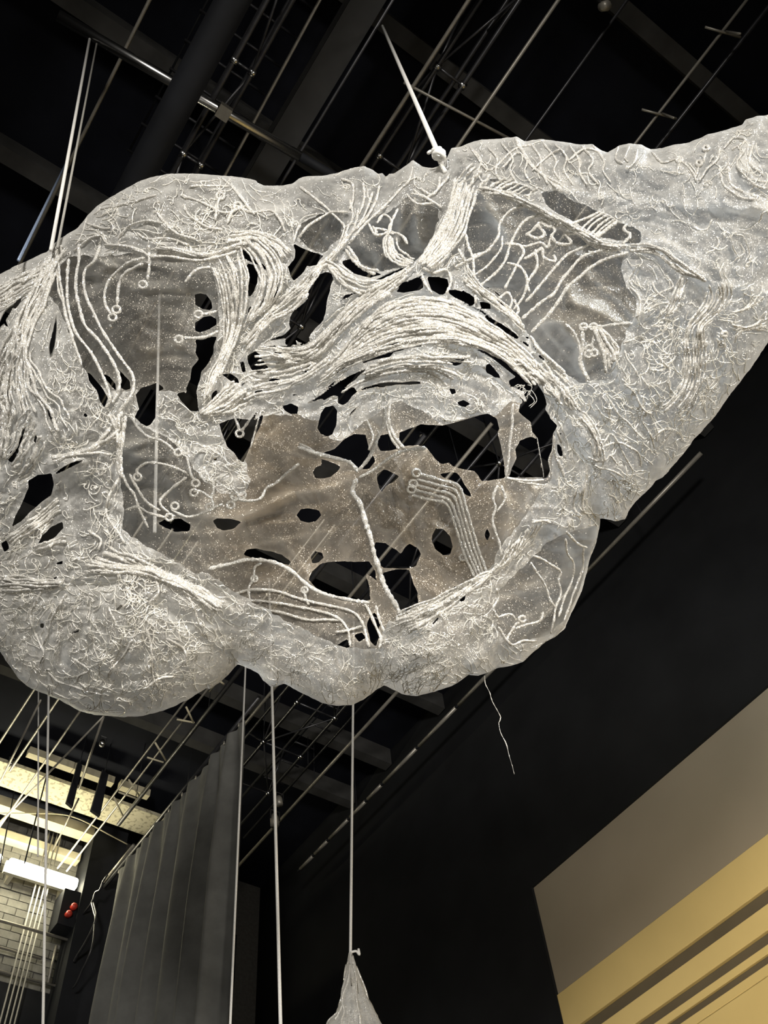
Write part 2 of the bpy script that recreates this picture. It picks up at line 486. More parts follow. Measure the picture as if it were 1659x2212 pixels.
# batten near the black wall: short lengths with couplers
bt = empty('batten_run', (6.52, 8, 10.5)); tag(bt, 'pale batten of coupled lengths along the black side wall', 'pipe')
ys = [2.0, 4.2, 5.6, 6.6, 7.5, 8.35, 8.75, 9.2, 9.75, 10.15, 10.56]
for i in range(len(ys) - 1):
    tube('pipe_length', [(6.52, ys[i] + 0.03, 10.5), (6.52, ys[i + 1] - 0.03, 10.5)], 0.026, M['pipe'], bt, (6.52, 8, 10.5), 10)
    tube('coupler', [(6.52, ys[i + 1] - 0.035, 10.5), (6.52, ys[i + 1] + 0.035, 10.5)], 0.02, M['black'], bt, (6.52, 8, 10.5), 8)

for y in (3.0, 6.0, 9.0):
    tube('hanger', [(6.52, y, 10.5), (6.52, y, ZC)], 0.006, M['black'], bt, (6.52, 8, 10.5), 5)
# the polished batten with its bracket
a, b = onz(126, 34, 10.15), onz(648, 338, 10.15)
b[2] = a[2]
pb = empty('polished_batten', (a + b) / 2); tag(pb, 'polished steel batten tube crossing the upper left of the ceiling', 'pipe')
tube('tube', [a, b], 0.045, M['chrome'], pb, (a + b) / 2, 16)
pc = a * 0.335 + b * 0.665
box('clamp', pc - 0.055, pc + 0.055, M['pipe'], pb, (a + b) / 2)
b2 = b + (b - a) / np.linalg.norm(b - a) * 0.45
tube('end_sleeve', [b, b2], 0.04, M['black'], pb, (a + b) / 2, 12)

# wires with hooked crossbars
def crossbar_wire(x, z, y0, y1, marks, label, dx=0.16):
    e = empty('cable_rail', (x, (y0 + y1) / 2, z)); tag(e, label, 'cable rail')
    og = (x, (y0 + y1) / 2, z)
    tube('rail', [(x, y0, z), (x, y1, z)], 0.014, M['pipe'], e, og, 8)
    for ym in marks:
        tube('crossbar', [(x - dx, ym + 0.10, z - 0.02), (x + dx, ym - 0.02, z - 0.02)], 0.011, M['pipe'], e, og, 6)
        tube('hook', [(x + 0.02, ym + 0.02, z - 0.02), (x + 0.02, ym, z - 0.3)], 0.011, M['pipe'], e, og, 6)
crossbar_wire(3.6, 10.5, -3.2, 8.0, [-1.15, -0.35], 'thin rail with crossbars in the upper right corner')
crossbar_wire(3.42, 10.5, 5.0, 12.2, [], 'outer of two pale rails with crossbars above the lamp', 0.13)
crossbar_wire(3.56, 10.5, 5.0, 12.2, [], 'inner of two pale rails with crossbars beside the dark batten', 0.10)
cr_ = [o for o in COL.objects if o.name.startswith('cable_rail')]
for (p, q, k) in [((318, 1636), (353, 1647), 1), ((335, 1604), (358, 1642), 1), ((256, 1711), (294, 1725), 1), ((278, 1684), (300, 1718), 1), ((246, 1722), (265, 1762), 1), ((382, 1554), (420, 1561), 2), ((402, 1527), (418, 1561), 2), ((473, 1470), (484, 1478), 2)]:
    tube('hook_arm', [onz(*p, 10.46), onz(*q, 10.46)], 0.013, M['cream'], cr_[k], np.array(cr_[k].location), 6)
along('conduit', 2.04, 10.5, 6, 10.6, 0.016, M['pipe'], 'pale conduit second from the left edge under the bulging cloth', 'conduit')
along('conduit', 2.36, 10.5, 6, 11.9, 0.014, M['pipe'], 'pale conduit third from the left edge under the bulging cloth', 'conduit')
along('conduit', 1.72, 10.5, 6, 10.5, 0.016, M['pipe'], 'pale conduit at the left edge under the bulging cloth', 'conduit')
for (p, q, z, r, lab) in [((224, 1547), (170, 1705), 10.6, 0.016, 'slanting pale stay rod down to a black flag'),
                          ((224, 1547), (0, 1778), 10.4, 0.013, 'slanting pale stay rod crossing above the mottled tile'),
                          ((170, 1725), (103, 1859), 10.9, 0.013, 'pale rod running down to the bright lamp'),
                          ((95, 1680), (0, 1775), 10.8, 0.011, 'thin pale rod left of the mottled tile'),
                          ((88, 1512), (0, 1690), 10.3, 0.013, 'pale rod leaving the left edge near the conduits')]:
    A_, B_ = onz(*p, z), onz(*q, z)
    tag(tube('stay_rod', [A_, B_], r, M['pipe'], None, (A_ + B_) / 2, 8), lab, 'rod')
# black flags hanging in front of the tiles
for (px_, py_, s, lab) in [(158, 1704, 0.05, 'small black flag on a stay rod'), (213, 1722, 0.07, 'larger black flag hanging beside the mottled tile')]:
    p0 = onz(px_, py_, 10.6)
    V = [(-s, -0.02, -0.25), (s, -0.02, -0.30), (s * 1.1, 0.02, 0.45), (-s * 0.3, 0.02, 0.5), (-s, 0.03, -0.25), (s, 0.03, -0.30), (s * 1.1, 0.06, 0.45), (-s * 0.3, 0.06, 0.5)]
    fe = tag(empty('lamp_flag', p0), lab, 'flag')
    mesh_obj('panel', np.array(V), BOXF, M['black'], fe)
    tube('stem', [(s * 0.3, 0.03, 0.4), (s * 0.3, 0.03, ZC - p0[2])], 0.008, M['black'], fe, None, 5)

# trusses
def truss(x0, x1, z0, z1, y0, y1, bay, m, label, r=0.022, ladder=0):
    e = empty('lighting_truss', ((x0 + x1) / 2, (y0 + y1) / 2, z0)); tag(e, label, 'truss', 'ceiling trusses')
    og = np.array(e.location)
    for x in (x0, x1):
        for zz in (z0, z1):
            tube('chord', [(x, y0, zz), (x, y1, zz)], r, m, e, og, 8)
    n = int((y1 - y0) / bay)
    for i in range(n + 1):
        y = y0 + i * bay
        tube('rung', [(x0, y, z0), (x1, y, z0)], r * 0.6, m, e, og, 6)
        if i < n:
            ya, yb = (y, y + bay) if i % 2 else (y + bay, y)
            tube('diagonal', [(x0, ya, z0), (x1, yb, z0)], r * 0.55, m, e, og, 6)
            tube('diagonal', [(x0, ya, z0), (x0, (ya + yb) / 2, z1)], r * 0.55, m, e, og, 6)
            tube('diagonal', [(x1, yb, z0), (x1, (ya + yb) / 2, z1)], r * 0.55, m, e, og, 6)
        if i % 3 == 1:
            tube('hanger', [(x0, y, z0), (x0, y, ZC)], 0.008, M['black'], e, og, 5)
        for x in (x0, x1):
            tube('node', [(x - 0.03, y, z0), (x + 0.03, y, z0)], r * 1.5, M['chrome'], e, og, 8)
truss(4.66, 5.24, 10.5, 11.0, 2.5, 10.1, 0.85, M['steel'], 'dark square lighting truss below the middle of the sculpture')
truss(0.23, 0.40, 10.35, 10.8, -4.0, 7.0, 0.9, M['steel'], 'dark narrow truss crossing the polished batten')
truss(1.72, 2.0, 10.6, 11.0, -4.0, 6.0, 0.9, M['steel'], 'dark narrow truss behind the tied white rope')
# slotted walkway grating bars seen as short dashes
for x0, x1, ysg, lab in [(-0.2, 0.62, [0.2 + 0.28 * k for k in range(10)], 'row of short dark bars beside the narrow truss by the batten'),
                         (5.3, 5.62, [6.6 + 0.42 * k for k in range(8)], 'row of short dark bars right of the square truss')]:
    e = empty('grating', (x0, ysg[0], 11.0)); tag(e, lab, 'grating')
    for y in ysg:
        tube('bar', [(x0, y, 11.0), (x1, y, 11.0)], 0.014, M['steel'], e, (x0, ysg[0], 11.0), 6)
    tube('hanger', [(x0 + 0.02, ysg[0], 11.0), (x0 + 0.02, ysg[0], ZC)], 0.01, M['black'], e, (x0, ysg[0], 11.0), 6)
    tube('runner', [(x0 + 0.02, ysg[0], 11.02), (x0 + 0.02, ysg[-1], 11.02)], 0.01, M['black'], e, (x0, ysg[0], 11.0), 6)
# diagonal cable upper right and a few spotlight bodies
A_, B_ = onz(872, 178, 10.5), onz(1105, 302, 10.5)
tag(tube('stay_cable', [A_, B_], 0.013, M['pipe'], None, (A_ + B_) / 2), 'pale diagonal cable between two conduits behind the tied rope', 'cable')
def fixture(px_, py_, z, s, label, m='pipe'):
    p0 = onz(px_, py_, z)
    e = empty('ceiling_fixture', p0); tag(e, label, 'fixture')
    V, Fs = sweep([(0, 0, -s), (0, 0.02, s * 0.4), (0, 0.03, s)], [s * 0.62, s * 0.6, s * 0.35], 10)
    mesh_obj('body', V, Fs, M[m], e, True)
    V, Fs = sweep([(-s * 0.7, 0, 0), (-s * 0.7, 0, s * 1.4), (s * 0.7, 0, s * 1.4), (s * 0.7, 0, 0)], s * 0.1, 6)
    mesh_obj('yoke', V, Fs, M['steel'], e)
fixture(1306, 10, 10.6, 0.07, 'small pale lamp body at the top edge right')
fixture(912, 940, 10.6, 0.035, 'tiny pale junction box seen through the largest hole')
fixture(594, 1770, 10.2, 0.10, 'clamped lamp on the end of the galvanised batten')
fixture(604, 1728, 10.3, 0.08, 'pale lamp head above the clamped lamp', 'pipe')
fixture(227, 1515, 10.6, 0.035, 'small shiny clamp just under the bulging cloth', 'chrome')
fixture(222, 1602, 10.6, 0.06, 'dark spotlight with tiny glints left of the rails', 'chrome')
fixture(24, 1646, 10.4, 0.05, 'shiny clamp at the left edge by the mottled tile', 'chrome')

# ------------------------------------------------------------------ lamps on the far wall
def tube_lamp(x0, x1, z0, z1, label):
    e = empty('fluorescent_lamp', ((x0 + x1) / 2, 12.3, z0)); tag(e, label, 'lamp')
    og = ((x0 + x1) / 2, 12.3, z0)
    o = box('diffuser', (x0, 12.16, z0), (x1, 12.30, z1), M['lamp'], e, og)
    md = o.modifiers.new('bevel', 'BEVEL'); md.width = 0.04; md.segments = 3
    box('housing', (x0 - 0.01, 12.30, z0 + 0.0), (x1 + 0.01, 12.36, z1 + 0.02), M['lampbody'], e, og)
    box('bracket', (x0 + 0.1, 12.36, z0), (x0 + 0.16, YF - 0.03, z1 + 0.02), M['lampbody'], e, og)
    box('bracket', (x1 - 0.16, 12.36, z0), (x1 - 0.1, YF - 0.03, z1 + 0.02), M['lampbody'], e, og)
tube_lamp(2.72, 3.76, 10.27, 10.43, 'bright fluorescent lamp glowing on the block wall')
tube_lamp(1.55, 2.62, 10.27, 10.43, 'glowing fluorescent lamp cut by the left edge of the picture')
# rails below the lamp
def cross_rail(x0, x1, y, z, r, m, label):
    return tag(tube('wall_rail', [(x0, y, z), (x1, y, z)], r, m, None, ((x0 + x1) / 2, y, z)), label, 'rail')
cross_rail(0.5, 3.80, 12.40, 9.62, 0.018, M['pipe'], 'upper pale rail right below the lamp')
cross_rail(0.5, 4.05, 12.30, 9.55, 0.022, M['pipe'], 'brightest pale rail across the block wall')
cross_rail(0.5, 3.55, 12.40, 9.25, 0.016, M['pipe'], 'thin rail halfway down the block wall')
cross_rail(0.5, 3.95, 12.40, 8.94, 0.018, M['pipe'], 'lowest pale rail at the foot of the block wall')
for x, lab in [(3.72, 'short upright bar at the right of the block wall'), (3.90, 'short upright bar beside the dark pier')]:
    tag(tube('rail_post', [(x, 12.42, 8.94), (x, 12.42, 9.5)], 0.02, M['pipe'], None, (x, 12.42, 8.94)), lab, 'post')
# red signal buttons on a dark box
e = empty('signal_box', (3.72, 12.2, 9.8)); tag(e, 'dark box with two red knobs beside the lamp', 'switch box')
og = (3.72, 12.2, 9.8)
box('case', (3.58, 12.15, 9.65), (3.84, 12.5, 10.2), M['black'], e, og)
for (x, z, s) in [(3.75, 9.93, 0.05), (3.70, 9.80, 0.048)]:
    V, Fs = sweep([(x, 12.15, z), (x, 12.09, z), (x, 12.06, z)], [s, s, s * 0.6], 12)
    mesh_obj('knob', V, Fs, M['red'], e, True, og)
# drooping cable over the long cream beam
P = [ony(px_, py_, 12.05) for px_, py_ in [(0, 1757), (60, 1757), (120, 1758), (155, 1764), (190, 1778), (230, 1800), (275, 1824)]]
tag(tube('electric_cable', catmull(P, 0.05), 0.010, M['cream'], None, P[3], 6), 'thin pale cable sagging over the long cream beam', 'cable')
# four steep ropes in front of the block wall
for k, (px0, lab) in enumerate([(78, 'leftmost of four parallel pulley ropes below the lamp'), (87, 'second of four parallel pulley ropes below the lamp'),
                                (96, 'third of four parallel pulley ropes below the lamp'), (104, 'rightmost of four parallel pulley ropes below the lamp')]):
    p0 = ony(px0, 1908 + k * 3, 12.38)
    top = p0.copy(); top[2] = 11.3
    bot = np.array([p0[0], p0[1], 0.5])
    tag(tube('pulley_rope', [top, bot], 0.011, M['ropegrey'], None, p0, 6), lab, 'rope', 'pulley ropes by the block wall')
for (px0, py0, px1, py1, Y, r, lab) in [(83, 1500, 82, 1850, 9.6, 0.010, 'thin pale rope left of the straight white rope'),
                                        (105, 1500, 92, 2260, 8.5, 0.014, 'straight white rope passing in front of the bright lamp')]:
    d0, d1 = ray(px0, py0), ray(px1, py1)
    p1 = CAM + d1 * (Y / d1[1]); h = math.hypot(*(p1 - CAM)[:2]); p0 = CAM + d0 * (h / math.hypot(*d0[:2]))
    p0 = p1 + (p0 - p1) * 1.35
    if p0[2] > 11.5: p0 = p1 + (p0 - p1) * (11.5 - p1[2]) / (p0[2] - p1[2])
    tag(tube('hanging_rope', [p0, p1], r, M['rope'], None, p0), lab, 'rope')
for (pa, pb_, lab) in [((97, 1690), (53, 1865), 'dark cable hanging across the mottled tile'), ((20, 1765), (0, 1870), 'dark cable at the far left by the lamp')]:
    Yc = 11.3 if pa[0] > 50 else 12.0
    A_, B_ = ony(*pa, Yc), ony(*pb_, Yc)
    A_ = A_ + (A_ - B_) * max(0, (ZC - A_[2]) / (A_[2] - B_[2]))
    tag(tube('dark_cable', [A_, B_], 0.010, M['black'], None, A_, 6), lab, 'cable')
# a chain hoist on the curtain's edge: rope fall with loops
e = empty('rope_fall', onx(195, 1950, 3.9)); tag(e, 'knotted grey rope fall hanging at the far edge of the curtain', 'rope')
og = np.array(e.location)
for pts, r in [([(232, 1890), (222, 1905), (216, 1922), (206, 1928), (198, 1950), (177, 1978)], 0.014), ([(198, 1950), (203, 1970), (206, 1990), (188, 2030), (165, 2068), (160, 2078)], 0.018),
               ([(202, 1950), (208, 1975), (205, 1990), (200, 2040), (186, 2080), (178, 2095), (165, 2125), (158, 2134)], 0.012)]:
    tube('fall', catmull([onx(x, y, 3.9) for x, y in pts], 0.06), r, M['steel'], e, og, 8)

# ------------------------------------------------------------------ curtain
e = empty('stage_curtain', (4.1, 9.8, 0)); tag(e, 'black velvet curtain hanging in soft folds at the lower left', 'curtain')
og = np.array([4.1, 9.8, 0.0])
ny, nz_ = 180, 24
ys_ = np.linspace(7.98, 11.6, ny)
V = np.zeros((nz_, ny, 3))
for j in range(nz_):
    t = j / (nz_ - 1)
    zz = 10.25 * (1 - t) + 0.05 * t
    s = (ys_ - 7.98) / 3.62
    ph = s * 2 * math.pi * 7.5 + 0.9 * np.sin(s * 9.0) + 0.5 * np.sin(s * 23 + 1)
    amp = 0.11 * (0.15 + 0.85 * min(t * 5, 1) ** 0.7) * (1 + 0.35 * np.sin(s * 31))
    V[j, :, 0] = 4.1 + amp * np.sin(ph) + 0.025 * np.sin(2 * ph + 1.3 + t)
    V[j, :, 1] = ys_ + 0.03 * np.sin(ph * 0.5 + t * 2)
    V[j, :, 2] = zz
Fs = [(j * ny + i, j * ny + i + 1, (j + 1) * ny + i + 1, (j + 1) * ny + i) for j in range(nz_ - 1) for i in range(ny - 1)]
mesh_obj('cloth', V.reshape(-1, 3), Fs, M['curtain'], e, True, og)
tube('rail', [(4.1, 7.6, 10.3), (4.1, 12.0, 10.3)], 0.03, M['steel'], e, og)
for k in range(12):
    y = 11.72 + 0.05 * (k % 2) - k * 0.0
segs = [11.55, 11.72, 11.9, 12.1]
for k in range(10):
    y = 8.1 + k * 0.38
    tube('glider', [(4.1, y, 10.3), (4.1, y, 10.22)], 0.012, M['pipe'], e, og, 6)
tube('rail_tip', [(4.06, 11.0, 10.34), (4.06, 11.95, 10.34)], 0.024, M['pipe'], e, og)
# second dark leg behind: plain black masking flat beside the curtain
tag(box('masking_flat', (5.6, 10.9, 0), (5.72, YF - 0.52, 9.4), M['black'], origin=(5.66, 11.5, 0)), 'flat black masking panel right of the curtain', 'panel')

# ================================================================== THE HANGING TEXTILE SCULPTURE
# ---- outline of the body, seen along the view of the photograph (it gets its own depth below)
SIL = ([(-110, 640), (-60, 610)] + C('c3', [(0, 745), (130, 680), (300, 605), (370, 530), (430, 490), (500, 450), (560, 370), (620, 310), (700, 260), (800, 200),
       (900, 150), (1000, 120), (1100, 103), (1250, 105), (1400, 115), (1560, 130), (1640, 150)])
       + C('c4', [(165, 165), (210, 180), (330, 182), (390, 165), (430, 135), (480, 120), (600, 115), (690, 95), (760, 70), (850, 55), (905, 80), (940, 105),
                  (965, 100), (990, 125), (1010, 100), (1040, 105), (1090, 70), (1160, 18), (1220, 60), (1290, 68), (1340, 50)])
       + C('u2', [(250, 690), (270, 685), (290, 640), (330, 635), (375, 615), (420, 603), (500, 600), (570, 590), (610, 610), (670, 600), (720, 605), (770, 612),
                  (850, 625), (900, 622), (940, 650), (965, 658), (1010, 630), (1060, 618), (1110, 625), (1150, 645), (1200, 640), (1250, 625), (1320, 615),
                  (1400, 580), (1480, 560), (1545, 540), (1560, 515), (1600, 505), (1659, 495)])
       + [(1710, 240), (1770, 270), (1790, 400), (1775, 560), (1720, 680)]
       + C('c5', [(1659, 1230), (1560, 1380), (1440, 1530), (1370, 1636)])
       + C('m2', [(1659, 410), (1600, 490), (1540, 560), (1470, 640), (1430, 660), (1380, 720), (1310, 780), (1270, 830), (1245, 890), (1190, 900), (1130, 890),
                  (1098, 885), (1095, 930), (1080, 1000), (1060, 1060), (1035, 1130), (1010, 1230), (985, 1320), (950, 1400), (915, 1470), (885, 1540), (830, 1590),
                  (770, 1620), (700, 1680), (640, 1740), (560, 1765), (480, 1780), (430, 1805), (370, 1825), (310, 1818), (270, 1850), (200, 1890), (100, 1920), (0, 1945)])
       + C('m4', [(990, 235), (940, 210), (900, 190), (850, 220), (800, 260), (740, 290), (660, 295), (580, 280), (500, 240), (440, 210), (390, 180), (350, 195),
                  (320, 195), (280, 165), (260, 130), (200, 100), (150, 82), (110, 130), (60, 175), (0, 215)])
       + C('c6', [(1330, 1880), (1200, 1960), (1050, 2030), (900, 2065), (800, 2070), (700, 2065), (600, 2055), (500, 2030), (400, 1970), (300, 1930), (200, 1890),
                  (120, 1830), (60, 1740), (20, 1680), (0, 1650)]) + [(-40, 1370), (-90, 1300), (-120, 1150), (-125, 900)])

# ---- holes torn right through both layers
H = []
def hole(c, pts): H.append(C(c, pts))
hole('c3', [(1245, 880), (1280, 868), (1320, 880), (1350, 920), (1360, 970), (1340, 980), (1290, 970), (1250, 940)])
hole('c3', [(1250, 1060), (1300, 1020), (1350, 1015), (1385, 1035), (1385, 1070), (1340, 1100), (1280, 1120), (1248, 1110)])
hole('c3', [(1250, 1170), (1310, 1145), (1390, 1150), (1370, 1200), (1365, 1260), (1330, 1320), (1290, 1370), (1275, 1440), (1255, 1500), (1262, 1560), (1275, 1630), (1250, 1600), (1210, 1540), (1190, 1480), (1220, 1420), (1225, 1350), (1275, 1290), (1250, 1250), (1258, 1200)])
hole('c4', [(40, 560), (110, 610), (140, 650), (200, 680), (240, 720), (210, 720), (170, 690), (110, 660), (70, 640)])
hole('c4', [(100, 680), (150, 690), (170, 730), (165, 800), (140, 860), (110, 900), (105, 820), (105, 750)])
hole('c4', [(245, 740), (270, 780), (255, 850), (225, 920), (190, 970), (175, 965), (205, 900), (235, 830)])
hole('c4', [(110, 960), (135, 940), (122, 1000), (100, 1040)])
hole('c4', [(280, 820), (300, 830), (290, 890), (270, 900)])
hole('c4', [(390, 545), (450, 580), (520, 605), (590, 630), (560, 660), (545, 690), (500, 700), (480, 690), (470, 720), (440, 760), (400, 790), (375, 750), (360, 700), (405, 650), (410, 600)])
hole('c4', [(560, 750), (600, 730), (640, 740), (650, 780), (630, 850), (610, 920), (600, 1000), (590, 1040), (540, 1090), (510, 1130), (490, 1170), (460, 1190), (420, 1180), (390, 1120), (370, 1070), (375, 1020), (410, 970), (470, 930), (490, 900), (480, 860), (510, 800)])
hole('c4', [(345, 1130), (375, 1100), (400, 1150), (420, 1190), (380, 1205), (345, 1195)])
hole('c4', [(530, 1200), (560, 1160), (610, 1110), (645, 1085), (615, 1145), (560, 1190)])
hole('c4', [(650, 1090), (700, 1030), (760, 980), (800, 950), (790, 975), (730, 1025), (690, 1065), (650, 1120)])
hole('c4', [(710, 660), (760, 648), (800, 650), (840, 690), (870, 720), (900, 735), (970, 745), (890, 770), (840, 760), (780, 740), (730, 700), (710, 680)])
hole('c4', [(980, 760), (1060, 720), (1140, 690), (1160, 695), (1090, 735), (1030, 775), (950, 800), (870, 800), (920, 785)])
hole('c4', [(1050, 860), (1090, 820), (1140, 790), (1190, 765), (1215, 780), (1230, 830), (1200, 850), (1100, 868)])
hole('c4', [(1255, 765), (1330, 765), (1380, 780), (1390, 820), (1360, 880), (1330, 880), (1280, 850), (1260, 800)])
hole('c4', [(1390, 850), (1430, 845), (1500, 870), (1545, 890), (1560, 930), (1540, 950), (1480, 920), (1430, 900), (1395, 875)])
hole('c4', [(860, 945), (900, 910), (960, 880), (950, 905), (900, 935)])
hole('c4', [(1000, 942), (1080, 910), (1165, 898), (1120, 922), (1040, 945)])
hole('c4', [(1230, 905), (1300, 905), (1370, 935), (1300, 922)])
hole('c4', [(1285, 955), (1350, 950), (1390, 962), (1340, 972)])
hole('c4', [(1040, 985), (1100, 962), (1130, 960), (1080, 985)])
hole('c4', [(1060, 1055), (1120, 1035), (1170, 1035), (1110, 1052)])
hole('c4', [(990, 1155), (1040, 1115), (1100, 1095), (1165, 1088), (1120, 1125), (1060, 1142)])
hole('c4', [(970, 1210), (1020, 1185), (1100, 1165), (1200, 1162), (1262, 1180), (1200, 1208), (1130, 1222), (1050, 1212)])
hole('c4', [(835, 1290), (880, 1260), (960, 1250), (1040, 1245), (1010, 1278), (930, 1292), (840, 1318)])
hole('c4', [(745, 1290), (770, 1255), (808, 1232), (800, 1272), (770, 1288)])
hole('c4', [(650, 1390), (690, 1340), (728, 1306), (722, 1340), (680, 1382)])
hole('c4', [(430, 1378), (470, 1345), (525, 1320), (505, 1352), (460, 1378)])
hole('c4', [(505, 1280), (560, 1245), (600, 1230), (560, 1265), (515, 1290)])
hole('c4', [(225, 1430), (270, 1412), (322, 1425), (310, 1447), (260, 1452)])
hole('c4', [(375, 1525), (425, 1512), (420, 1522), (385, 1530)])
hole('c4', [(130, 1500), (190, 1490), (240, 1510), (170, 1515)])
hole('c4', [(60, 1500), (105, 1502), (100, 1518), (55, 1515)])
hole('c4', [(1375, 1300), (1440, 1285), (1500, 1283), (1470, 1325), (1430, 1338), (1400, 1318)])
hole('c4', [(100, 1270), (150, 1240), (180, 1260), (210, 1310), (240, 1350), (230, 1385), (180, 1380), (130, 1360), (110, 1320)])
hole('c4', [(55, 1310), (80, 1308), (92, 1370), (70, 1378)])
hole('c4', [(265, 1190), (300, 1230), (360, 1290), (380, 1308), (320, 1312), (280, 1270)])
hole('c4', [(420, 1250), (480, 1240), (510, 1250), (450, 1275)])
hole('c4', [(325, 1590), (380, 1575), (430, 1600), (420, 1640), (380, 1645), (340, 1620)])
hole('m1', [(650, 350), (670, 260), (700, 220), (745, 212), (770, 240), (765, 330), (740, 380), (710, 395), (670, 380)])
hole('m1', [(680, 170), (720, 130), (800, 105), (870, 100), (885, 130), (860, 155), (830, 190), (800, 210), (775, 190), (775, 150), (740, 150), (690, 180)])
hole('m1', [(65, 320), (150, 285), (270, 300), (330, 260), (320, 310), (280, 390), (240, 480), (210, 550), (190, 540), (150, 490), (110, 450), (90, 400)])
hole('m1', [(20, 150), (40, 115), (55, 160), (40, 220), (20, 210)])
hole('m1', [(85, 25), (130, 20), (180, 50), (190, 80), (140, 70), (110, 45)])
hole('m1', [(365, 62), (400, 46), (438, 65), (420, 82), (380, 78)])
hole('m1', [(670, 500), (750, 470), (830, 400), (870, 380), (940, 385), (950, 430), (960, 470), (975, 500), (1000, 540), (960, 590), (905, 590), (880, 580), (840, 540), (790, 520), (720, 505)])
hole('m1', [(620, 610), (640, 575), (680, 565), (670, 530), (720, 540), (790, 575), (775, 600), (730, 635), (690, 648), (640, 640)])
hole('m1', [(1010, 420), (1030, 385), (1080, 380), (1110, 420), (1130, 470), (1080, 480), (1030, 480), (1010, 450)])
H.append(C('m1', [(1140, 370), (1270, 322), (1400, 330), (1520, 300), (1659, 258)]) + C('m2', [(430, 258), (475, 285), (495, 350), (485, 370), (500, 440), (520, 540), (525, 600), (530, 640), (440, 660), (390, 660), (370, 630), (340, 600), (280, 590), (220, 575), (190, 550), (150, 560), (110, 530), (75, 480), (50, 455), (0, 445)]) + C('m1', [(1230, 448), (1170, 455), (1140, 410)]))
hole('m1', [(1005, 620), (1050, 590), (1075, 600), (1140, 635), (1100, 670), (1060, 690), (1035, 735), (1020, 700), (1010, 660)])
hole('m2', [(590, 40), (650, 40), (720, 80), (760, 140), (780, 200), (765, 230), (800, 290), (840, 330), (815, 380), (810, 470), (790, 520), (795, 600), (780, 640), (755, 645), (745, 560), (730, 480), (718, 400), (690, 370), (680, 310), (640, 275), (610, 250), (620, 200), (660, 190), (640, 130), (600, 110), (560, 95), (550, 60)])
hole('m2', [(550, 640), (565, 590), (600, 520), (590, 470), (620, 420), (680, 395), (712, 405), (728, 470), (742, 560), (752, 640)])
hole('m2', [(835, 440), (850, 440), (870, 470), (880, 500), (860, 520), (840, 480)])
hole('m2', [(140, 620), (200, 605), (240, 610), (265, 640), (290, 690), (320, 730), (330, 760), (290, 740), (260, 700), (220, 660), (160, 640)])
hole('m2', [(95, 980), (115, 945), (160, 945), (200, 990), (215, 1050), (200, 1100), (160, 1105), (110, 1070), (90, 1020)])
hole('m2', [(405, 985), (420, 940), (438, 980), (430, 1015), (412, 1015)])
hole('m1', [(525, 865), (550, 830), (600, 822), (660, 835), (675, 865), (640, 900), (600, 912), (550, 900)])
hole('m1', [(25, 900), (50, 882), (120, 885), (200, 905), (150, 945), (90, 955), (50, 940)])
hole('m1', [(205, 1105), (230, 1070), (280, 1062), (360, 1080), (440, 1100), (480, 1130), (500, 1165), (430, 1150), (350, 1130), (270, 1122)])
hole('m1', [(612, 1110), (630, 1075), (680, 1090), (692, 1120), (660, 1145), (620, 1155)])
hole('m1', [(600, 1250), (620, 1200), (680, 1150), (740, 1142), (850, 1142), (960, 1142), (1000, 1200), (1005, 1255), (940, 1215), (960, 1290), (970, 1370), (880, 1390), (780, 1370), (700, 1345), (640, 1300)])
hole('m1', [(990, 1060), (1000, 1025), (1060, 1030), (1100, 1060), (1150, 1095), (1170, 1060), (1200, 1035), (1250, 1060), (1268, 1100), (1240, 1170), (1180, 1185), (1100, 1180), (1040, 1180), (1000, 1130)])
hole('m1', [(1040, 1210), (1120, 1192), (1200, 1190), (1220, 1260), (1250, 1330), (1255, 1405), (1200, 1440), (1160, 1450), (1110, 1380), (1070, 1300), (1045, 1240)])
hole('m1', [(960, 1480), (990, 1440), (1010, 1470), (1040, 1500), (1015, 1540), (1020, 1600), (1000, 1650), (970, 1620), (955, 1560), (945, 1510)])
hole('m1', [(870, 1580), (920, 1565), (940, 1600), (900, 1625)])
hole('m1', [(770, 1640), (830, 1605), (860, 1640), (830, 1658)])
hole('m1', [(1500, 1372), (1540, 1328), (1530, 1372), (1505, 1388)])
hole('m1', [(1422, 1322), (1470, 1288), (1498, 1288), (1460, 1322)])
hole('m1', [(1348, 1402), (1360, 1378), (1378, 1400), (1362, 1412)])
hole('m1', [(1330, 1515), (1360, 1488), (1375, 1470), (1372, 1490), (1345, 1522)])
hole('c6', [(860, 150), (880, 110), (920, 80), (960, 65), (1000, 60), (995, 150), (965, 200), (940, 210), (900, 190)])
hole('c3', [(560, 1370), (590, 1400), (650, 1470), (690, 1540), (670, 1600), (640, 1560), (620, 1490), (570, 1430)])
hole('c3', [(660, 1380), (700, 1400), (740, 1450), (740, 1490), (700, 1450), (670, 1410)])
hole('c3', [(745, 1350), (790, 1385), (830, 1430), (835, 1480), (800, 1490), (765, 1470), (750, 1410)])
hole('c3', [(870, 1520), (900, 1480), (950, 1460), (1010, 1440), (1050, 1480), (1005, 1500), (1000, 1560), (985, 1659), (900, 1659)])
hole('c3', [(1125, 1510), (1180, 1500), (1240, 1560), (1280, 1630), (1220, 1620), (1160, 1560)])
hole('c3', [(1360, 1530), (1390, 1490), (1400, 1560), (1430, 1590), (1380, 1610), (1355, 1590)])
hole('c3', [(80, 960), (110, 910), (145, 880), (130, 930), (100, 970)])
hole('c3', [(10, 1030), (30, 1010), (52, 1090), (30, 1070)])
hole('c3', [(5, 1470), (30, 1450), (40, 1500), (10, 1540)])
hole('c3', [(105, 1070), (120, 1035), (128, 1040), (115, 1075)])
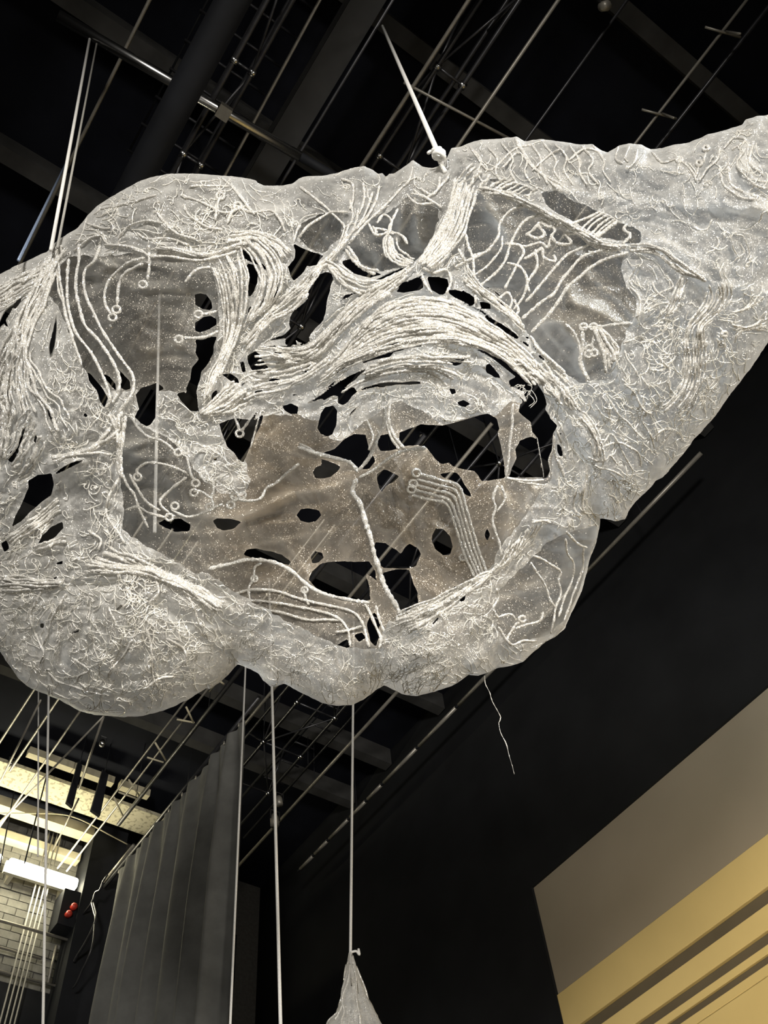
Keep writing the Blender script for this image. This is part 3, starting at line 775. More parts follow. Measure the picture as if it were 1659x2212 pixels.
hole('c6', [(180, 560), (240, 520), (330, 510), (345, 580), (330, 650), (260, 700), (190, 760), (130, 820), (80, 850), (95, 790), (140, 700), (185, 600)])
hole('c6', [(60, 380), (110, 330), (122, 370), (80, 440), (50, 430)])
hole('c6', [(215, 300), (228, 268), (238, 290), (222, 325)])
hole('c6', [(270, 910), (330, 850), (400, 820), (405, 860), (360, 910), (290, 960), (240, 960)])
hole('c6', [(2, 960), (40, 940), (60, 990), (30, 1012)])
hole('c6', [(355, 1080), (408, 1068), (402, 1092), (360, 1098)])
hole('c6', [(255, 1470), (282, 1468), (280, 1502), (260, 1496)])
hole('c6', [(455, 1532), (512, 1503), (512, 1526), (470, 1538)])
hole('c6', [(340, 1178), (368, 1165), (365, 1182), (345, 1190)])
hole('c6', [(740, 1385), (775, 1352), (785, 1358), (760, 1385)])
hole('c6', [(528, 132), (550, 126), (567, 145), (545, 154)])
hole('c6', [(1362, 417), (1392, 412), (1388, 428), (1370, 430)])
hole('c6', [(1010, 830), (1060, 800), (1150, 800), (1220, 840), (1210, 880), (1120, 885), (1060, 860)])
hole('n2', [(30, 540), (90, 560), (200, 630), (230, 660), (150, 640), (80, 590)])
hole('n2', [(190, 580), (280, 630), (350, 660), (450, 730), (510, 790), (480, 800), (380, 740), (290, 680), (220, 640)])
hole('n2', [(510, 815), (560, 820), (600, 860), (612, 888), (570, 860)])
hole('n2', [(615, 850), (650, 870), (672, 905), (650, 900)])
hole('n2', [(665, 935), (710, 945), (745, 1000), (720, 995), (690, 970)])
hole('n2', [(555, 775), (590, 775), (590, 800), (570, 795)])
hole('n2', [(75, 658), (150, 672), (155, 690), (110, 685)])
hole('n2', [(140, 728), (190, 745), (240, 775), (180, 768)])
hole('n2', [(315, 962), (352, 968), (358, 985), (335, 992)])
hole('n2', [(205, 1030), (240, 1015), (280, 1060), (335, 1140), (290, 1145), (215, 1100)])
hole('c5', [(0, 950), (40, 970), (70, 1000), (60, 1030), (0, 1010)])
hole('c5', [(90, 1010), (150, 1020), (150, 1050), (100, 1050)])
hole('m2', [(415, 0), (490, 20), (500, 45), (440, 15)])
hole('m2', [(190, 105), (230, 110), (237, 135), (210, 142)])
hole('m2', [(240, 190), (280, 178), (322, 200), (290, 222), (250, 207)])
hole('m2', [(843, 372), (872, 370), (862, 392)])

# ---- places where only the inner layer hangs
O = []
O.append(C('c3', [(430, 640), (520, 625), (640, 640), (780, 620), (900, 610), (960, 640), (1050, 640), (1150, 660), (1250, 700), (1330, 690), (1370, 730), (1385, 820), (1390, 900), (1400, 980), (1400, 1080), (1390, 1180), (1370, 1300), (1290, 1400), (1255, 1490), (1130, 1500), (1060, 1500), (1000, 1470), (900, 1480), (850, 1490), (760, 1500), (700, 1480), (640, 1450), (570, 1390), (520, 1320), (470, 1200), (430, 1080), (370, 950), (300, 870), (340, 760)]))
O.append(C('c4', [(700, 600), (750, 560), (800, 480), (870, 420), (930, 380), (1000, 350), (1060, 320), (1110, 250), (1180, 250), (1260, 280), (1330, 330), (1330, 380), (1290, 500), (1240, 600), (1180, 660), (1100, 700), (970, 730), (880, 720), (820, 680), (750, 620)]))
O.append(C('c5', [(100, 400), (180, 430), (300, 450), (430, 520), (560, 590), (680, 670), (760, 720), (830, 730), (880, 760), (860, 820), (890, 930), (940, 1000), (940, 1080), (900, 1150), (870, 1230), (830, 1330), (780, 1440), (700, 1440), (640, 1450), (560, 1400), (460, 1310), (370, 1200), (280, 1130), (150, 1010), (60, 900), (10, 760), (20, 600), (70, 430)]))
O.append(C('c5', [(430, 420), (500, 405), (600, 460), (690, 490), (760, 540), (880, 590), (970, 630), (970, 690), (880, 690), (760, 660), (640, 600), (530, 540), (450, 480)]))
O.append(C('c5', [(130, 340), (250, 350), (400, 410), (330, 430), (200, 390)]))
O.append(C('m1', [(330, 270), (520, 262), (650, 300), (700, 400), (800, 430), (900, 330), (960, 290), (1050, 230), (1150, 180), (1280, 240), (1390, 330), (1500, 300), (1659, 258)])
         + C('m2', [(480, 270), (560, 180), (640, 200), (780, 250), (830, 380), (810, 560), (800, 650), (750, 700), (700, 800), (640, 880), (510, 1040), (460, 1150), (370, 1240), (200, 1320), (100, 1390), (0, 1420)])
         + C('m1', [(1180, 1490), (1080, 1500), (1040, 1560), (1030, 1659), (900, 1659), (760, 1640), (600, 1560), (450, 1490), (300, 1400), (150, 1320), (0, 1210)])
         + C('c6', [(1250, 1150), (1080, 1050), (900, 950), (780, 870), (790, 700), (760, 500), (770, 300), (800, 130), (900, 200), (1000, 250), (1090, 290), (1200, 420), (1300, 560), (1400, 630), (1550, 650), (1600, 560), (1560, 380)]))
O.append(C('m2', [(890, 970), (1080, 920), (1070, 1000), (1020, 1130), (980, 1290), (890, 1480), (800, 1570), (580, 1650), (480, 1540), (460, 1440), (480, 1330), (560, 1250), (680, 1130), (790, 1020)]))
O.append(C('c4', [(450, 420), (560, 370), (650, 360), (700, 420), (710, 500), (640, 560), (590, 620), (520, 590), (430, 520)]))

def signed(P, poly):
    """distance to a closed polygon, positive inside (P: n x 2)"""
    poly = np.asarray(poly, float)
    a = poly; b = np.roll(poly, -1, 0)
    d2 = np.full(len(P), 1e12); ins = np.zeros(len(P), bool)
    for (ax, ay), (bx, by) in zip(a, b):
        ex, ey = bx - ax, by - ay
        L = ex * ex + ey * ey + 1e-9
        t = np.clip(((P[:, 0] - ax) * ex + (P[:, 1] - ay) * ey) / L, 0, 1)
        dx = P[:, 0] - ax - t * ex; dy = P[:, 1] - ay - t * ey
        d2 = np.minimum(d2, dx * dx + dy * dy)
        if abs(by - ay) > 1e-9:
            c = ((ay > P[:, 1]) != (by > P[:, 1])) & (P[:, 0] < (bx - ax) * (P[:, 1] - ay) / (by - ay) + ax)
            ins ^= c
    d = np.sqrt(d2)
    return np.where(ins, d, -d)

_perm = rng.random((6, 256, 256))
def vnoise(x, y, s):
    xi = np.floor(x).astype(int); yi = np.floor(y).astype(int)
    fx = x - xi; fy = y - yi
    fx = fx * fx * fx * (fx * (fx * 6 - 15) + 10); fy = fy * fy * fy * (fy * (fy * 6 - 15) + 10)
    L = _perm[s % 6]
    g = lambda i, j: L[i & 255, j & 255]
    return ((g(xi, yi) * (1 - fx) + g(xi + 1, yi) * fx) * (1 - fy) + (g(xi, yi + 1) * (1 - fx) + g(xi + 1, yi + 1) * fx) * fy) * 2 - 1
def fbm(x, y, s, oct=4):
    v = 0; a = 1; t = 0
    for k in range(oct):
        v = v + a * vnoise(x * 2 ** k + 13.7 * k, y * 2 ** k - 7.1 * k, s + k); t += a; a *= 0.5
    return v / t
def ridged(x, y, s, oct=3):
    v = 0; a = 1; t = 0
    for k in range(oct):
        v = v + a * (1 - 2 * np.abs(vnoise(x * 2 ** k + 5.3 * k, y * 2 ** k + 9.9 * k, s + k))); t += a; a *= 0.5
    return v / t

PEND = []
def ring_at(p, r, rec, layer=None, off=None):
    rec['rings'].append((p, r))
def cord(pts, r=4.5, layer='f', wob=2.0, off=0.016, ring=None, knob=0.30, step=5.0, mat='cord'):
    P = catmull(pts, step)
    s = np.arange(len(P)) * step
    k = random.uniform(0, 500)
    P = P + wob * np.stack([vnoise(s / 38 + k, s * 0 + k, 1), vnoise(s / 38 + k + 77, s * 0 - k, 2)], 1)
    rec = dict(P=P, r=r, layer=layer, off=off, knob=knob, mat=mat, rings=[(q, r * 1.7) for q in (ring or [])])
    PEND.append(rec)
    return rec
def bundle(A, B, n, r=4.2, layer='f', wob=2.5, jit=3.0, off=0.016, trim=0.06, rr=0.35, **kw):
    A = resample(catmull(A, 8), 14); B = resample(catmull(B, 8), 14)
    for i in range(n):
        t = (i + 0.5) / n + random.uniform(-0.3, 0.3) / n
        Q = A * (1 - t) + B * t + rng.uniform(-jit, jit, (14, 2)) * 0.6
        a = random.uniform(0, trim); b = 1 - random.uniform(0, trim)
        Q = resample(Q, 40)[int(a * 39):max(int(b * 39) + 1, int(a * 39) + 6)]
        cord(resample(Q, 12), r * (1 + random.uniform(-rr, rr)), layer, wob, off + random.uniform(0, 0.02), **kw)

# the great arch
archA = C('c4', [(590, 1370), (700, 1240), (850, 1050), (1000, 940), (1200, 890), (1400, 915), (1560, 1000), (1659, 1060)]) + C('c5', [(150, 1135), (300, 1235), (400, 1335), (470, 1420), (520, 1520)])
archB = C('c4', [(560, 1440), (680, 1360), (850, 1290), (1050, 1230), (1250, 1190), (1450, 1190), (1600, 1230), (1659, 1260)]) + C('c5', [(130, 1270), (220, 1330), (300, 1390), (390, 1480)])
bundle(archA, archB, 46, 3.7, trim=0.30, jit=4.5)
bundle(C('c4', [(850, 1330), (1000, 1290), (1200, 1260), (1400, 1270), (1600, 1250)]), C('c4', [(700, 1520), (850, 1430), (1050, 1390), (1250, 1390), (1400, 1500)]), 9, 3.8, trim=0.25)
# sweep from the tie down over the arch to the left
swA = C('c4', [(1160, 670), (1020, 760), (850, 860), (720, 980), (600, 1110), (500, 1200), (380, 1230), (250, 1200), (130, 1180)])
swB = C('c4', [(1180, 720), (1060, 840), (900, 950), (760, 1060), (660, 1170), (560, 1280), (430, 1330), (300, 1350), (200, 1420)])
bundle(swA, swB, 18, 3.8, trim=0.2)
bundle(C('c4', [(560, 1180), (450, 1240), (330, 1220), (220, 1190), (120, 1190)]), C('c4', [(640, 1300), (500, 1400), (350, 1480), (200, 1520), (60, 1560)]), 11, 4.2, trim=0.2)
# broad sash under the rope
bundle(C('c4', [(1420, 130), (1390, 300), (1310, 480), (1240, 600), (1190, 690)]), C('c4', [(1580, 200), (1530, 330), (1490, 480), (1400, 610), (1260, 720)]), 12, 4.0, trim=0.05, off=0.03)
bundle(C('c4', [(1400, 180), (1480, 70), (1540, 20)]), C('c4', [(1590, 210), (1620, 160), (1659, 120)]), 4, 3.5)
# swags
bundle(C('c4', [(590, 650), (680, 690), (760, 760), (880, 780), (1030, 770), (1160, 690)]), C('c4', [(620, 690), (700, 800), (800, 860), (850, 880), (950, 820), (1100, 740)]), 7, 4.0)
bundle(C('c4', [(740, 560), (800, 650), (880, 710), (960, 730)]), C('c4', [(730, 590), (790, 680), (850, 725), (940, 750)]), 2, 4.0)
bundle(C('c4', [(1060, 500), (1080, 580), (1130, 620), (1190, 650)]), C('c4', [(980, 500), (985, 620), (1050, 690), (1130, 700)]), 5, 3.8)
for p in [[(900, 440), (930, 490), (920, 460), (990, 470), (1080, 500), (1120, 560)], [(930, 420), (970, 370), (1020, 400), (1010, 470), (970, 540), (1000, 640)], [(1060, 320), (1010, 440), (1020, 480)],
          [(880, 430), (920, 490), (1000, 475), (1050, 480)], [(1150, 240), (1230, 250), (1340, 330)], [(1120, 230), (1190, 290), (1290, 290)], [(1200, 190), (1270, 235), (1330, 190), (1340, 120)], [(1160, 200), (1240, 250), (1360, 160), (1390, 110)],
          [(1490, 470), (1510, 560), (1545, 640), (1550, 760), (1570, 940)], [(1450, 590), (1510, 700), (1540, 800), (1659, 900)], [(1430, 700), (1550, 640), (1659, 590)],
          [(1210, 700), (1290, 740), (1370, 720), (1410, 780), (1380, 880)], [(1210, 740), (1240, 810), (1290, 880)]]:
    cord(C('c4', p), 4.2, wob=3)
# left columns of cord
bundle(C('c3', [(1340, 690), (1390, 800), (1420, 950), (1440, 1100), (1400, 1280), (1320, 1450), (1280, 1600)]), C('c4', [(60, 560), (110, 700), (110, 850), (90, 1000), (40, 1150), (-40, 1330), (-120, 1500)]), 13, 3.8, trim=0.12)
bundle(C('c4', [(20, 540), (110, 640), (165, 760), (160, 880), (110, 1010), (50, 1120)]), C('c4', [(150, 500), (270, 580), (330, 690), (340, 770), (290, 900), (170, 1010)]), 8, 4.4, trim=0.1)
bundle(C('c4', [(0, 480), (150, 470), (280, 510), (350, 570), (400, 610)]), C('c4', [(-60, 560), (80, 520), (200, 540), (290, 600), (330, 680)]), 6, 4.0)
bundle(C('c3', [(1000, 560), (1150, 590), (1300, 620), (1450, 580), (1600, 540)]), C('c3', [(950, 640), (1100, 640), (1250, 660), (1400, 640), (1550, 590)]), 6, 4.0)
bundle(C('c3', [(1270, 1640), (1330, 1560), (1420, 1480), (1500, 1420)]), C('c3', [(1310, 1659), (1450, 1640), (1560, 1580), (1659, 1530)]), 7, 4.2)
# four long strands over the left opening
for p, r in [([(440, 650), (430, 850), (470, 1080), (600, 1280), (690, 1480), (700, 1560), (670, 1600)], 5), ([(505, 560), (500, 680), (490, 850), (540, 1060), (650, 1200), (740, 1340), (760, 1480), (720, 1570)], 5.5),
             ([(640, 560), (610, 660), (550, 720), (545, 850), (600, 1000), (680, 1150), (790, 1300), (850, 1400), (840, 1520), (760, 1630)], 5), ([(370, 680), (400, 900), (440, 1080), (490, 1230), (520, 1330)], 4.5),
             ([(360, 720), (385, 870), (430, 1030), (470, 1150)], 4), ([(670, 560), (800, 570), (900, 600), (960, 640)], 4.5)]:
    cord(C('c3', p), r, wob=2)
# hooks with beaded rings
for p, rg in [([(930, 640), (800, 690), (720, 760), (675, 850), (675, 940), (720, 1010)], [(720, 1025)]), ([(920, 685), (810, 730), (760, 810), (745, 950)], [(745, 975)]), ([(950, 560), (955, 700), (940, 790)], [(915, 815)]),
              ([(1400, 1110), (1300, 1150), (1170, 1155)], [(1145, 1165)]), ([(1390, 980), (1320, 1000), (1280, 1000)], [(1270, 1005)]), ([(1380, 400), (1395, 300), (1410, 260)], [(1410, 245)]), ([(1450, 420), (1480, 350), (1515, 330)], [(1520, 310)]),
              ([(1350, 700), (1260, 720), (1180, 800)], [])]:
    cord(C('c3', p), 5.0, wob=1.5, ring=C('c3', rg))
# veins on the top left dome
for p in [[(1150, 250), (1280, 290), (1400, 340), (1500, 340)], [(1220, 190), (1330, 180), (1460, 180)], [(1000, 340), (1060, 420), (1130, 480), (1250, 520)], [(700, 330), (820, 300), (900, 260), (1000, 230)], [(520, 540), (640, 500), (700, 560), (820, 580), (920, 610)],
          [(470, 590), (560, 520), (650, 490), (690, 540)], [(880, 480), (960, 520), (1080, 520), (1200, 560)], [(560, 420), (640, 460), (710, 450)], [(760, 520), (830, 440), (930, 400), (1020, 410)], [(1420, 130), (1500, 200), (1570, 300), (1620, 370)],
          [(1180, 300), (1220, 380), (1330, 440), (1420, 470)], [(640, 330), (740, 310), (820, 310)]]:
    cord(C('c3', p), 3.6, wob=4)
# top middle
for p in [[(440, 190), (560, 280), (660, 380), (720, 460), (690, 560), (620, 640)], [(430, 520), (500, 430), (620, 360), (740, 350)], [(700, 140), (770, 170), (775, 260), (750, 330)], [(760, 270), (770, 380), (740, 470), (700, 590)], [(820, 320), (800, 420), (760, 500), (650, 620)], [(900, 220), (870, 330), (800, 440), (720, 560)],
          [(950, 180), (930, 260), (880, 360), (800, 470)], [(840, 160), (850, 260), (810, 360)], [(1160, 60), (1130, 160), (1060, 230), (960, 330), (850, 430), (760, 540)], [(400, 520), (420, 450), (440, 430)], [(0, 300), (60, 320), (130, 350), (250, 340), (320, 400), (340, 480)], [(0, 180), (60, 250), (120, 330), (140, 370)]]:
    cord(C('c4', p), 3.8, wob=3)
bundle(C('c4', [(740, 480), (690, 570), (600, 650), (480, 760), (380, 860)]), C('c4', [(760, 520), (650, 650), (560, 740), (500, 860), (400, 960)]), 7, 4)
bundle(C('c4', [(500, 760), (380, 840), (260, 960), (130, 1100), (60, 1200)]), C('c4', [(490, 880), (390, 980), (280, 1040), (180, 1120), (90, 1260)]), 7, 4)
# lattice under the top right rim
for x in (400, 470, 540, 600, 660, 720, 770, 830, 880, 930):
    cord(C('u2', [(x - 30, 620 if x > 480 else 640), (x + 15, 690), (x + 10, 740), (x + 40, 790)]), 3.0, wob=4)
for p in [[(380, 650), (460, 730), (560, 650), (640, 620)], [(500, 720), (580, 660), (660, 740), (760, 800)], [(640, 740), (700, 680), (760, 640)], [(800, 690), (870, 640), (930, 660)], [(570, 600), (620, 690), (740, 800)], [(1010, 640), (1000, 690), (1030, 710)], [(1060, 630), (1040, 680), (1050, 700)], [(1090, 640), (1080, 690)],
          [(1350, 780), (1400, 720), (1440, 690), (1450, 640)], [(1470, 640), (1510, 600), (1560, 610), (1500, 650)], [(1450, 740), (1470, 800), (1530, 850), (1600, 860)], [(1490, 700), (1500, 790), (1560, 830)], [(1560, 640), (1530, 720), (1600, 800), (1659, 820)],
          [(1600, 620), (1580, 700), (1640, 760)], [(1150, 650), (1200, 700), (1270, 690), (1330, 740), (1350, 780)]]:
    cord(C('u2', p), 3.2, wob=4)
for q in [(1360, 705), (1275, 690), (1390, 640)]:
    cord(C('u2', [(q[0] - 10, q[1] + 60), (q[0], q[1] + 16)]), 3.5, ring=C('u2', [q]))
# slanting short cords across the dark slits
bundle(C('c5', [(130, 380), (220, 330)]), C('c5', [(340, 440), (420, 400)]), 7, 3.6, jit=1)
bundle(C('c5', [(630, 620), (700, 560), (770, 520)]), C('c5', [(740, 665), (800, 610), (860, 570)]), 5, 4.2, jit=1)
cord(C('c5', [(890, 590), (875, 620), (910, 650), (870, 695)]), 5, wob=1)
# strands over the right opening
for p, r in [([(370, 1180), (480, 1060), (560, 950), (650, 860), (760, 790), (900, 745)], 5), ([(320, 1110), (430, 1010), (500, 960), (560, 870), (640, 780), (740, 735), (850, 725)], 4.5), ([(340, 1010), (430, 900), (520, 800), (600, 740), (700, 690)], 4.2),
             ([(50, 960), (200, 830), (260, 690), (330, 580), (420, 545), (560, 580), (660, 560), (745, 515)], 4.2), ([(40, 770), (130, 735), (185, 660), (200, 590), (270, 510), (370, 490), (430, 520)], 4.0), ([(60, 870), (150, 800), (210, 720), (215, 650)], 3.2),
             ([(220, 700), (300, 700), (330, 740), (300, 800), (270, 860), (230, 940)], 4), ([(240, 800), (320, 830), (350, 900), (330, 980), (270, 1060)], 4), ([(400, 730), (400, 830), (350, 900), (360, 960)], 4), ([(330, 780), (370, 760), (430, 720), (440, 770), (500, 790), (490, 760)], 4.5),
             ([(340, 640), (400, 670), (440, 650), (410, 600), (450, 575), (500, 620), (480, 660), (520, 700), (590, 690), (560, 640), (620, 640)], 4.8), ([(340, 650), (380, 620), (420, 580), (470, 600), (560, 590), (640, 650)], 4.5), ([(290, 700), (340, 710), (420, 690), (460, 720), (470, 670)], 4.2),
             ([(640, 1150), (720, 1150), (830, 1135), (920, 1130)], 4.6), ([(180, 1000), (240, 960), (270, 1000), (250, 1060)], 3.8), ([(160, 1010), (220, 1050), (260, 1100), (300, 1060), (280, 1000)], 3.8),
             ([(560, 1130), (600, 1170), (640, 1260), (650, 1360), (680, 1450)], 3.4), ([(650, 1170), (655, 1260), (640, 1340), (690, 1440)], 5.5)]:
    cord(C('c5', p), r, wob=2.5)
bundle(C('n2', [(1160, 700), (1200, 800), (1230, 950), (1270, 1130)]), C('n2', [(1230, 690), (1330, 780), (1400, 880), (1380, 960)]), 7, 4.4, jit=1)
cord(C('n2', [(1170, 690), (1170, 780), (1150, 860), (1150, 900)]), 4.6, ring=C('n2', [(1080, 690), (1170, 690), (1135, 885), (1175, 925), (1125, 935)]))
bundle(C('n2', [(40, 150), (150, 300), (300, 430), (450, 560), (580, 700)]), C('n2', [(0, 300), (130, 400), (290, 520), (420, 620), (570, 770)]), 8, 4.0, jit=3)
bundle(C('n2', [(600, 760), (700, 900), (830, 1010), (930, 1120)]), C('n2', [(600, 800), (720, 960), (850, 1100), (960, 1220)]), 5, 3.8, jit=3)
bundle(C('n2', [(400, 1000), (560, 1050), (700, 1180), (800, 1330)]), C('n2', [(700, 1000), (850, 1150), (980, 1320), (1090, 1500)]), 10, 4.2, jit=8, wob=6)
# seam ridge and long wavy cords at right
bundle(C('c5', [(60, 380), (250, 420), (430, 510), (600, 600), (760, 680), (920, 700)]), C('c5', [(90, 410), (260, 450), (430, 540), (590, 630), (740, 720), (900, 740)]), 5, 3.6)
bundle(C('c5', [(900, 700), (1050, 700), (1180, 780), (1320, 890)]), C('c5', [(920, 740), (1050, 760), (1180, 860), (1330, 900)]), 4, 3.4)
bundle(C('n3', [(1060, 240), (1110, 330), (1010, 460), (930, 560), (900, 700), (900, 900), (860, 1120), (640, 1320)]), C('n3', [(1330, 170), (1330, 350), (1230, 480), (1110, 580), (1120, 760), (1100, 1000), (1060, 1180), (940, 1380)]), 8, 2.6, trim=0.08)
bundle(C('n3', [(880, 140), (820, 300), (740, 440), (680, 530)]), C('n3', [(950, 160), (900, 300), (870, 420), (830, 480)]), 4, 3.2)
bundle(C('n3', [(1640, 400), (1540, 560), (1380, 570), (1300, 480)]), C('n3', [(1640, 640), (1500, 610), (1390, 640), (1360, 760)]), 5, 3.4)
bundle(C('n3', [(1480, 280), (1430, 420), (1300, 470)]), C('n3', [(1640, 330), (1500, 420), (1380, 470)]), 3, 3.2)
for p in [[(500, 510), (540, 460), (520, 330), (450, 240)], [(400, 740), (480, 700), (540, 670)], [(390, 800), (470, 920), (500, 1000)], [(280, 1200), (360, 1340), (440, 1450), (560, 1560)], [(220, 1590), (290, 1510), (370, 1640), (420, 1740), (470, 1840)], [(230, 1640), (330, 1610), (470, 1640), (530, 1720), (540, 1800)],
          [(100, 1760), (170, 1800), (290, 1830), (390, 1900)], [(80, 1700), (190, 1750), (280, 1700), (350, 1780)], [(640, 1580), (720, 1500), (800, 1480)], [(700, 1640), (780, 1560), (850, 1480)], [(560, 1400), (640, 1560), (650, 1660)], [(700, 830), (780, 950), (770, 1060), (790, 1110)], [(620, 960), (740, 970)],
          [(640, 200), (700, 290), (760, 340)], [(660, 600), (740, 590), (720, 660), (650, 680)], [(600, 440), (700, 400), (800, 360)], [(760, 130), (820, 230), (720, 280), (640, 330)], [(400, 1100), (480, 1170), (540, 1290), (620, 1330)]]:
    cord(C('n3', p), 2.9, wob=5)
for q in [(1085, 735), (950, 890), (1265, 650), (1240, 740)]:
    cord(C('n3', [(q[0] - 40, q[1] - 60), (q[0] - 8, q[1] - 16)]), 3.4, ring=C('n3', [q]))
bundle(C('n3', [(0, 1380), (90, 1480), (140, 1620), (120, 1740)]), C('n3', [(40, 1300), (140, 1440), (200, 1600), (230, 1760)]), 4, 4.0)

# ---- inside cords
for p, r in [([(885, 650), (865, 720), (900, 790), (935, 880), (965, 990), (1000, 1130), (1040, 1260), (1090, 1360), (1140, 1440), (1200, 1510)], 8), ([(890, 610), (850, 560), (780, 530), (690, 505), (600, 480), (540, 460)], 6.5), ([(895, 600), (950, 530), (985, 460), (1010, 390), (1050, 310), (1060, 160)], 6),
             ([(1085, 160), (1075, 300), (1120, 410), (1170, 465)], 5.5), ([(1060, 300), (1090, 400), (1140, 470)], 5), ([(900, 640), (990, 590), (1090, 515), (1180, 480), (1300, 465)], 6), ([(540, 440), (600, 470), (640, 500)], 5), ([(950, 300), (980, 400), (960, 480)], 4.5),
             ([(0, 1185), (100, 1160), (200, 1135), (350, 1140), (480, 1190), (600, 1290), (700, 1340), (830, 1370), (960, 1390)], 6.5), ([(150, 1345), (260, 1310), (420, 1320), (560, 1370), (700, 1400), (860, 1440), (920, 1510), (945, 1600), (960, 1650)], 5.5),
             ([(240, 1370), (430, 1395), (600, 1420), (760, 1470), (830, 1540), (850, 1650)], 5), ([(270, 1420), (420, 1440), (560, 1480), (700, 1490), (800, 1490)], 5), ([(930, 1390), (960, 1440), (1000, 1530), (1030, 1600), (1020, 1659)], 5.5), ([(1000, 1400), (1020, 1480), (1050, 1560)], 4.5),
             ([(320, 1150), (280, 1180), (270, 1250), (240, 1300), (250, 1380)], 4.5), ([(760, 1560), (850, 1550), (920, 1530)], 4.8), ([(570, 1300), (580, 1360), (600, 1400)], 4.5), ([(280, 300), (300, 280), (250, 470)], 4)]:
    cord(C('m1', p), r, 'm' if r > 5.8 else 'b', wob=2)
for p, rg in [([(290, 1250), (275, 1230)], [(275, 1245)]), ([(575, 1330), (575, 1320)], [(575, 1312)]), ([(1520, 1120), (1525, 1110)], [(1520, 1118)])]:
    cord(C('m1', p), 4, 'b', ring=C('m1', rg))
# five folded cords
for k in range(5):
    d = k * 26
    cord(C('m1', [(1215 + d * 0.35, 745 - d * 1.25), (1330 + d * 0.6, 775 - d * 1.15), (1420 + d * 0.75, 800 - d * 1.0), (1465 + d * 0.75, 900 - d * 0.6), (1520 + d * 0.8, 1070 - d * 0.3), (1590 + d * 0.75, 1235 - d * 0.1)]), 5.2, 'b', wob=1, off=0.03,
         ring=C('m1', [(1205 + d * 0.35, 742 - d * 1.25)]) if k in (1, 2, 4) else None)
# small squiggles of the lower left opening
for p, rg in [([(130, 240), (200, 350), (290, 430), (370, 450), (460, 490), (540, 560)], [(560, 570), (620, 550)]), ([(200, 790), (190, 720), (270, 660), (360, 660), (450, 680), (560, 720), (640, 760)], [(195, 790)]), ([(640, 600), (660, 700), (680, 780), (720, 820)], [(715, 845)]), ([(640, 790), (570, 840), (480, 920), (400, 1000), (420, 1060), (480, 1110)], [(530, 1050)]),
              ([(60, 760), (100, 860), (170, 950), (200, 1060), (240, 1150), (290, 1240)], []), ([(120, 760), (180, 880), (240, 980), (300, 1040), (400, 1090)], []), ([(500, 1080), (580, 1130), (660, 1145), (760, 1120), (860, 1070), (960, 1030)], [(840, 1060)]), ([(1020, 960), (1100, 990), (1200, 1000), (1300, 980), (1350, 890), (1420, 850), (1520, 770), (1640, 670)], [(1030, 1040), (1070, 970), (1130, 950)]),
              ([(880, 820), (880, 920), (860, 980), (880, 1050)], []), ([(700, 920), (770, 920), (830, 960), (860, 980)], [(700, 930)]), ([(780, 790), (760, 740), (820, 690), (920, 660), (970, 670)], [(790, 770)]), ([(690, 600), (740, 500), (830, 530), (930, 600), (980, 650)], []), ([(980, 760), (900, 810), (960, 870), (1040, 920)], []),
              ([(90, 1080), (200, 1050), (300, 1110), (450, 1150)], [(480, 1150)]), ([(1060, 250), (1090, 320), (1110, 370)], [(1110, 400)]), ([(1200, 260), (1150, 340), (1120, 380)], [])]:
    cord(C('n4', p), 4.8, 'm', wob=1.5, ring=C('n4', rg))
# left flank drapery
bundle(C('c3', [(380, 560), (250, 690), (120, 740), (-60, 830)]), C('c3', [(420, 600), (280, 800), (130, 900), (-40, 1000)]), 9, 4.0, jit=6)
bundle(C('c3', [(330, 640), (170, 900), (60, 1200), (30, 1500), (60, 1700)]), C('c3', [(400, 640), (300, 900), (200, 1150), (180, 1400), (260, 1659)]), 12, 4.0, jit=8, trim=0.2)
bundle(C('c3', [(140, 1000), (20, 1200), (-60, 1400), (-100, 1659)]), C('c3', [(160, 1250), (80, 1400), (20, 1600), (-20, 1800)]), 7, 4.2, jit=6)
bundle(C('c3', [(180, 1250), (300, 1450), (420, 1580), (480, 1700)]), C('c3', [(160, 1330), (190, 1500), (260, 1640), (300, 1800)]), 4, 4.5, jit=6)
bundle(C('c6', [(180, 60), (100, 200), (60, 330), (0, 420)]), C('c6', [(290, 330), (240, 440), (200, 520), (120, 560)]), 6, 4.2, jit=6)
bundle(C('c6', [(0, 0), (20, 200), (-20, 400)]), C('c6', [(100, 100), (60, 260), (20, 440)]), 5, 4.2, jit=6)
bundle(C('c6', [(380, 660), (280, 740), (150, 840), (20, 930)]), C('c6', [(390, 760), (280, 840), (160, 910), (60, 990)]), 5, 5.0, jit=4)
bundle(C('c6', [(430, 900), (330, 930), (200, 980)]), C('c6', [(420, 950), (320, 990), (220, 1020)]), 2, 4.5)
bundle(C('c6', [(0, 1150), (120, 1165), (280, 1190), (420, 1200)]), C('c6', [(0, 1270), (140, 1265), (260, 1260), (400, 1240)]), 7, 4.4, jit=2)
